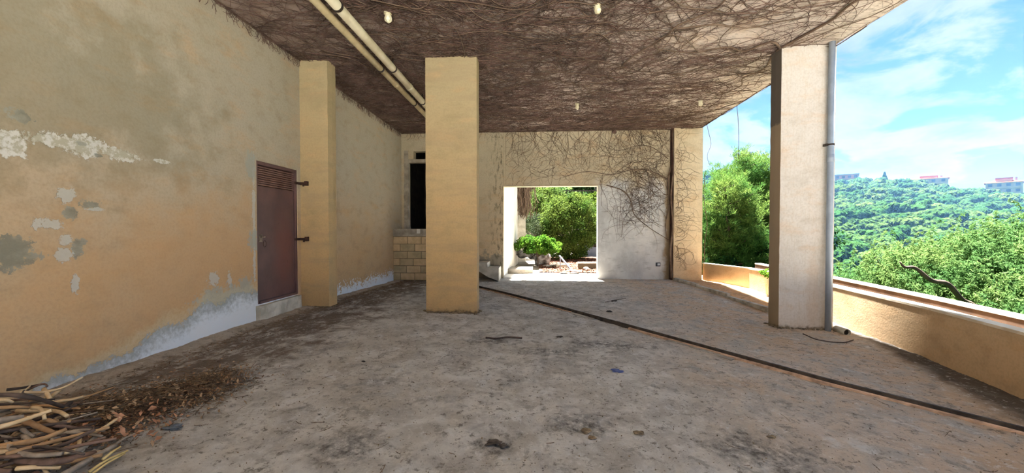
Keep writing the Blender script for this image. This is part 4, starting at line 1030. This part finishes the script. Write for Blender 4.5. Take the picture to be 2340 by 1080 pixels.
def pepper(base, centre, rad, n_c, seed, label, lean=(0, 0), r0=.16, m=M_pepper, per=9):
    """pepper tree: drooping fronds of fine leaflets"""
    rs = np.random.default_rng(seed); e = empty('pepper_tree', base, label, 'tree')
    d_ = rs.normal(0, 1, (n_c, 3)); d_[:, 2] = np.abs(d_[:, 2]) * .9 - .25; d_ /= np.linalg.norm(d_, axis=1, keepdims=True); c_ = np.array(centre) + d_ * rs.uniform(.45, 1, (n_c, 1)) * np.array(rad)
    S_ = 13; fr = np.repeat(c_, per, 0) + rs.normal(0, .22, (n_c * per, 3)); N = len(fr); a = rs.uniform(0, 6.28, N); L = rs.uniform(.35, .85, N)
    s_ = np.linspace(0, 1, S_)[None]; out = .45 * np.sin(s_ * 1.5); px = fr[:, :1] + np.cos(a)[:, None] * L[:, None] * out; py = fr[:, 1:2] + np.sin(a)[:, None] * L[:, None] * out; pz = fr[:, 2:] + L[:, None] * (.22 * s_ - .95 * s_ ** 2)
    sp = np.stack([px, py, pz], -1)
    lc = np.repeat(sp[:, 1:], 4, 1).reshape(-1, 3); lc = lc + rs.normal(0, .022, lc.shape)
    V = leaves(lc, .085, rs, .26, .5)
    obj('foliage', lmesh('fronds', V), m, e)
    limbs(e, c_, rs, r0, 'trunk', M_trunk, e, 22, base)
    return e
pepper((12.0, 11.2, -5.5), (11.0, 11.2, -.1), (2.0, 1.8, 1.35), 230, 101, 'pepper tree with a dark leaning trunk beyond the parapet, nearest the pale pillar')
pepper((13.6, 10.2, -5.5), (12.7, 10.4, .35), (1.9, 1.8, 1.45), 250, 102, 'tall drooping pepper tree in the middle of the balcony view')
pepper((11.2, 7.6, -5.5), (11.0, 7.6, -.45), (1.6, 1.6, 1.3), 210, 103, 'pepper tree at the right edge of the photo just beyond the planter')
pepper((8.9, 8.4, -5.5), (8.7, 8.4, -1.1), (1.3, 1.5, .9), 150, 104, 'low pepper tree crown close behind the planter trough')
pepper((16.5, 13.5, -7), (15.6, 13.7, -.1), (2.6, 2.2, 1.5), 230, 105, 'farther pale green pepper tree left of the tall drooping one')
tube_obj('dead_branch', [tuple(EYE + ray(*q) * 8.3) for q in ((2056, 598), (2068, 610), (2092, 612), (2128, 640), (2165, 648), (2198, 684), (2236, 712), (2262, 820), (2290, 1200))], [.012, .03, .035, .045, .05, .05, .06, .07, .08], M_trunk, 8, label='thick dark bare branch slanting through the pepper trees', cat='branch')

# ------------------------------------------------------------ hillside forest, buildings, ridge, haze
def crest(az):
    az = np.degrees(az); return np.interp(az, [-20, 5, 22, 29.4, 36.3, 42, 49.5, 70, 120], [40, 40, 40, 38, 26, 24, 14, 12, 12])
def terr(X, Y):
    r = np.hypot(X, Y); az = np.arctan2(X, Y); c_ = crest(az); s_ = (r - 60) / 255
    up_ = -22 + (c_ + 22) * np.clip(s_, 0, 1) ** .85
    z_ = np.where(s_ > 1, c_ - (r - 315) * .25, up_)
    z_ = np.where(r < 60, -22 + (60 - r) / 45 * 15, z_)
    return z_ + (fbm(X * .03 + 90, Y * .03 + 90, 4) - .5) * 9 * np.clip(s_ * 2, 0, 1)
rr = np.linspace(14, 480, 100); aa = np.radians(np.linspace(6, 118, 110)); A, Rr = np.meshgrid(aa, rr)
X, Y = Rr * np.sin(A), Rr * np.cos(A); Z = terr(X, Y); i = np.arange(X.size).reshape(X.shape)
F = np.stack([i[:-1, :-1], i[1:, :-1], i[1:, 1:], i[:-1, 1:]], -1).reshape(-1, 4)
obj('hill_side', mesh('hill', np.stack([X, Y, Z], -1).reshape(-1, 3), F[:, ::-1], True), M_hill, kind='structure', label='wooded valley side opposite the balcony', cat='hill')
A, Rr = np.meshgrid(np.radians(np.linspace(0, 100, 140)), np.array([900., 1300., 1500., 1700.])); X, Y = Rr * np.sin(A), Rr * np.cos(A)
Z = np.array([-80, 70, 130, 60])[:, None] * (.85 + .22 * fbm(A * 6 + 5, Rr * .002, 4)); i = np.arange(X.size).reshape(X.shape)
F = np.stack([i[:-1, :-1], i[1:, :-1], i[1:, 1:], i[:-1, 1:]], -1).reshape(-1, 4)
obj('mountain_ridge', mesh('ridge', np.stack([X, Y, Z], -1).reshape(-1, 3), F[:, ::-1], True), M_ridge, kind='structure', label='distant ridge coloured hazy blue behind the wooded hill', cat='ridge')

def crown_mesh(seed):
    rs = np.random.default_rng(seed); b = bmesh.new()
    for k in range(9):
        c_ = Vector(rs.normal(0, 1, 3)); c_.normalize(); c_ = Vector((c_.x * 2.1, c_.y * 2.1, abs(c_.z) * 1.6 + 3.4)); r = rs.uniform(1.1, 1.9)
        vs = bmesh.ops.create_icosphere(b, subdivisions=3, radius=r, matrix=Matrix.Translation(c_))['verts']; o_ = rs.random() * 50
        q = np.array([v.co for v in vs]); f = 1 + .5 * (fbm(q[:, 0] * 1.7 + 20 + o_, q[:, 1] * 1.7 + q[:, 2] * 1.5 + 20, 4, .65) - .5) * 2
        for v, k_ in zip(vs, f): v.co = c_ + (v.co - c_) * float(k_)
    bmesh.ops.create_cone(b, cap_ends=True, segments=6, radius1=.3, radius2=.18, depth=4.4, matrix=Matrix.Translation((0, 0, 1.4)))
    me = bpy.data.meshes.new('hill_tree'); b.to_mesh(me); b.free(); me.materials.append(M_crown); return me
CM = [crown_mesh(200 + k) for k in range(4)]
rs = np.random.default_rng(301); pts = []
def vis(az):  return (22.0 < az < 31.0) or (35.4 < az < 50.5)
r_ = 72.0
while r_ < 322:
    dz = 4.4 / r_
    for az in np.arange(math.radians(20), math.radians(54), dz):
        a2 = az + rs.uniform(-.5, .5) * dz; r2 = r_ + rs.uniform(-2.4, 2.4); pts.append((r2 * math.sin(a2), r2 * math.cos(a2), math.degrees(a2), r2))
    r_ += 4.8
# the 300 that show largest: nearest ones inside the two gaps between pillars that rise above the near trees
cand = sorted([p for p in pts if vis(p[2]) and p[3] > 118], key=lambda p: p[3])[:300]; cs = set(cand)
rest = [p for p in pts if p not in cs]
for p in cand:
    o = bpy.data.objects.new('hill_tree', CM[int(rs.integers(0, 4))]); COL.objects.link(o); s_ = rs.uniform(.62, 1.05)
    o.location = (p[0], p[1], float(terr(p[0], p[1])) - .4); o.rotation_euler = (0, 0, rs.uniform(0, 6.28)); o.scale = (s_, s_, s_ * rs.uniform(.8, 1.05))
    tagit(o, 'rounded green tree %s the opposite hillside, %s' % ('low on' if p[3] < 135 else 'halfway up' if p[3] < 155 else 'higher up', 'seen behind the pine' if p[2] < 33 else 'just beside the downpipe' if p[2] < 40 else 'over the middle parapet' if p[2] < 45 else 'towards the photo edge'), 'tree', 'trees on the opposite hillside')
# the rest of the forest: one mass
pm = mesh('forest_points', np.array([(p[0], p[1], float(terr(p[0], p[1])) - .4) for p in rest]), [])
fo = obj('forest', pm, None, kind='stuff', label='unbroken forest covering the rest of the opposite hill', cat='forest')
protos = []
for k in range(4):
    o = bpy.data.objects.new('forest_crown', CM[k]); protos.append(o)
pc = bpy.data.collections.new('forest_crowns')
for o in protos: pc.objects.link(o)
ng = bpy.data.node_groups.new('forest_scatter', 'GeometryNodeTree')
ng.interface.new_socket('Geometry', in_out='INPUT', socket_type='NodeSocketGeometry'); ng.interface.new_socket('Geometry', in_out='OUTPUT', socket_type='NodeSocketGeometry')
gi = ng.nodes.new('NodeGroupInput'); go = ng.nodes.new('NodeGroupOutput'); ip = ng.nodes.new('GeometryNodeInstanceOnPoints'); ci = ng.nodes.new('GeometryNodeCollectionInfo')
ci.inputs['Collection'].default_value = pc; ci.inputs['Separate Children'].default_value = True; ci.inputs['Reset Children'].default_value = True
r1 = ng.nodes.new('FunctionNodeRandomValue'); r1.data_type = 'FLOAT_VECTOR'; r1.inputs[0].default_value = (0, 0, 0); r1.inputs[1].default_value = (0, 0, 6.28)
r2 = ng.nodes.new('FunctionNodeRandomValue'); r2.data_type = 'FLOAT'; r2.inputs[2].default_value = .6; r2.inputs[3].default_value = 1.05
L = ng.links.new
L(gi.outputs[0], ip.inputs['Points']); L(ci.outputs[0], ip.inputs['Instance']); ip.inputs['Pick Instance'].default_value = True
L(r1.outputs[0], ip.inputs['Rotation']); L(r2.outputs[1], ip.inputs['Scale']); L(ip.outputs[0], go.inputs[0])
md = fo.modifiers.new('scatter', 'NODES'); md.node_group = ng

def polar(px, r):
    d_ = ray(px, 420); a = math.atan2(d_[0], d_[1]); return r * math.sin(a), r * math.cos(a), a
def building(px0, px1, ytop, ybase, r, label, floors, wallm, roofm, style):
    x0_, y0_, a0 = polar(px0, r); x1_, y1_, a1 = polar(px1, r); w = math.hypot(x1_ - x0_, y1_ - y0_); cx, cy = (x0_ + x1_) / 2, (y0_ + y1_) / 2
    am = (a0 + a1) / 2; dd = ray((px0 + px1) / 2, ytop); k_ = r / math.hypot(dd[0], dd[1]); zt_ = EYE[2] + dd[2] * k_; zb = EYE[2] + ray((px0 + px1) / 2, ybase)[2] * k_
    ww = w; e = empty('building', (cx, cy, zb), label, 'building'); ang = -am
    def part(nm, b, m, par=e):
        bmesh.ops.rotate(b, verts=b.verts, cent=(0, 0, 0), matrix=Matrix.Rotation(ang, 3, 'Z')); o = bpy.data.objects.new(nm, None) if False else None
        me = bpy.data.meshes.new(nm); b.to_mesh(me); b.free(); me.materials.append(m); o = bpy.data.objects.new(nm, me); COL.objects.link(o); o.parent = par; return o
    hgt = zt_ - zb; rh = hgt * .3 if style != 'flat' else .4; bh = hgt - rh
    part('wall', bx(-ww / 2, -6, -8, ww / 2, 6, bh), wallm)
    if style == 'flat': part('roof', bx(-ww / 2 - .4, -6.4, bh, ww / 2 + .4, 6.4, hgt), roofm)
    else:
        b = bmesh.new(); q = [(-ww / 2 - .6, -6.8, bh), (ww / 2 + .6, -6.8, bh), (ww / 2 + .6, 6.8, bh), (-ww / 2 - .6, 6.8, bh), (-ww / 2 + 5, 0, hgt * .95), (ww / 2 - 5, 0, hgt * .95)]
        vs = [b.verts.new(v) for v in q]
        for f in [(0, 1, 5, 4), (1, 2, 5), (2, 3, 4, 5), (3, 0, 4), (3, 2, 1, 0)]: b.faces.new([vs[j] for j in f])
        part('roof', b, roofm)
        part('roof_room', bx(-ww * .22, -5, bh, ww * .22, 3, hgt * .92), wallm)
        b = bx(-ww * .24, -5.5, hgt * .92, ww * .24, 3.5, hgt * 1.02); part('roof', b, roofm)
        part('water_tank', bx(ww * .3, -2, bh, ww * .36, 1, hgt * 1.05), M_bgrey)
    nw = max(4, int(ww / 3.2))
    for fl in range(floors):
        zz_ = bh - 2.9 * (fl + 1) + .9
        for i in range(nw):
            xx = -ww / 2 + ww * (i + .5) / nw; part('window', bx(xx - .7, -6.12, zz_, xx + .7, -5.98, zz_ + 1.4), M_win)
        part('balcony', bx(-ww / 2 + 1, -7.1, zz_ - 1.0, ww / 2 - 1, -6.0, zz_ - .3), wallm)
building(1908, 1961, 400, 416, 322, 'pale building with a bluish flat roof behind the hilltop trees', 1, M_bpink, M_bgrey, 'flat')
building(2080, 2166, 404, 424, 322, 'long building with an orange roof in the middle of the hilltop', 1, M_bwall, M_roof, 'hip')
building(2253, 2337, 408, 442, 318, 'multi-storey building with orange roofs at the right end of the hilltop', 2, M_bwall, M_roof, 'hip')
building(1676, 1718, 352, 385, 322, 'pale apartment tower rising behind the pine', 2, M_bwall, M_bpink, 'flat')
# cypress on the crest
x_, y_, _ = polar(2021, 318); zb = float(terr(x_, y_)) + 1; e = empty('cypress', (x_, y_, zb), 'slim pointed conifer standing alone on the hilltop', 'tree')
rs = np.random.default_rng(9); N = 2600; h_ = rs.random(N); a = rs.uniform(0, 6.28, N); rad_ = (1 - h_) * 2.3 * rs.uniform(.4, 1, N)
zt_ = EYE[2] + ray(2021, 393)[2] * 318 / math.hypot(*ray(2021, 393)[:2]) - zb
C_ = np.stack([x_ + rad_ * np.cos(a), y_ + rad_ * np.sin(a), zb + 1.5 + h_ * (zt_ - 1.5)], 1)
obj('foliage', lmesh('cyp', leaves(C_, .8, rs, .5)), M_dkleaf, e); b = bmesh.new(); cyl(b, (x_, y_, zb - 3), (x_, y_, zb + zt_ * .9), .3, 8, .08); obj('trunk', b, M_trunk, e)

# haze filling the valley
HZ = bpy.data.materials.new('valley_haze'); HZ.use_nodes = True; t = T(HZ.node_tree); t.n.remove(t.n['Principled BSDF'])
vs_ = t.n.new('ShaderNodeVolumeScatter'); vs_.inputs['Color'].default_value = (.05, .115, .22, 1); vs_.inputs['Density'].default_value = .0017; vs_.inputs['Anisotropy'].default_value = .2
t.l.new(vs_.outputs[0], t.n['Material Output'].inputs['Volume'])
o = obj('valley_haze', bx(35, -150, -90, 800, 800, 100), HZ, kind='stuff', label='blue haze hanging in the valley', cat='haze')
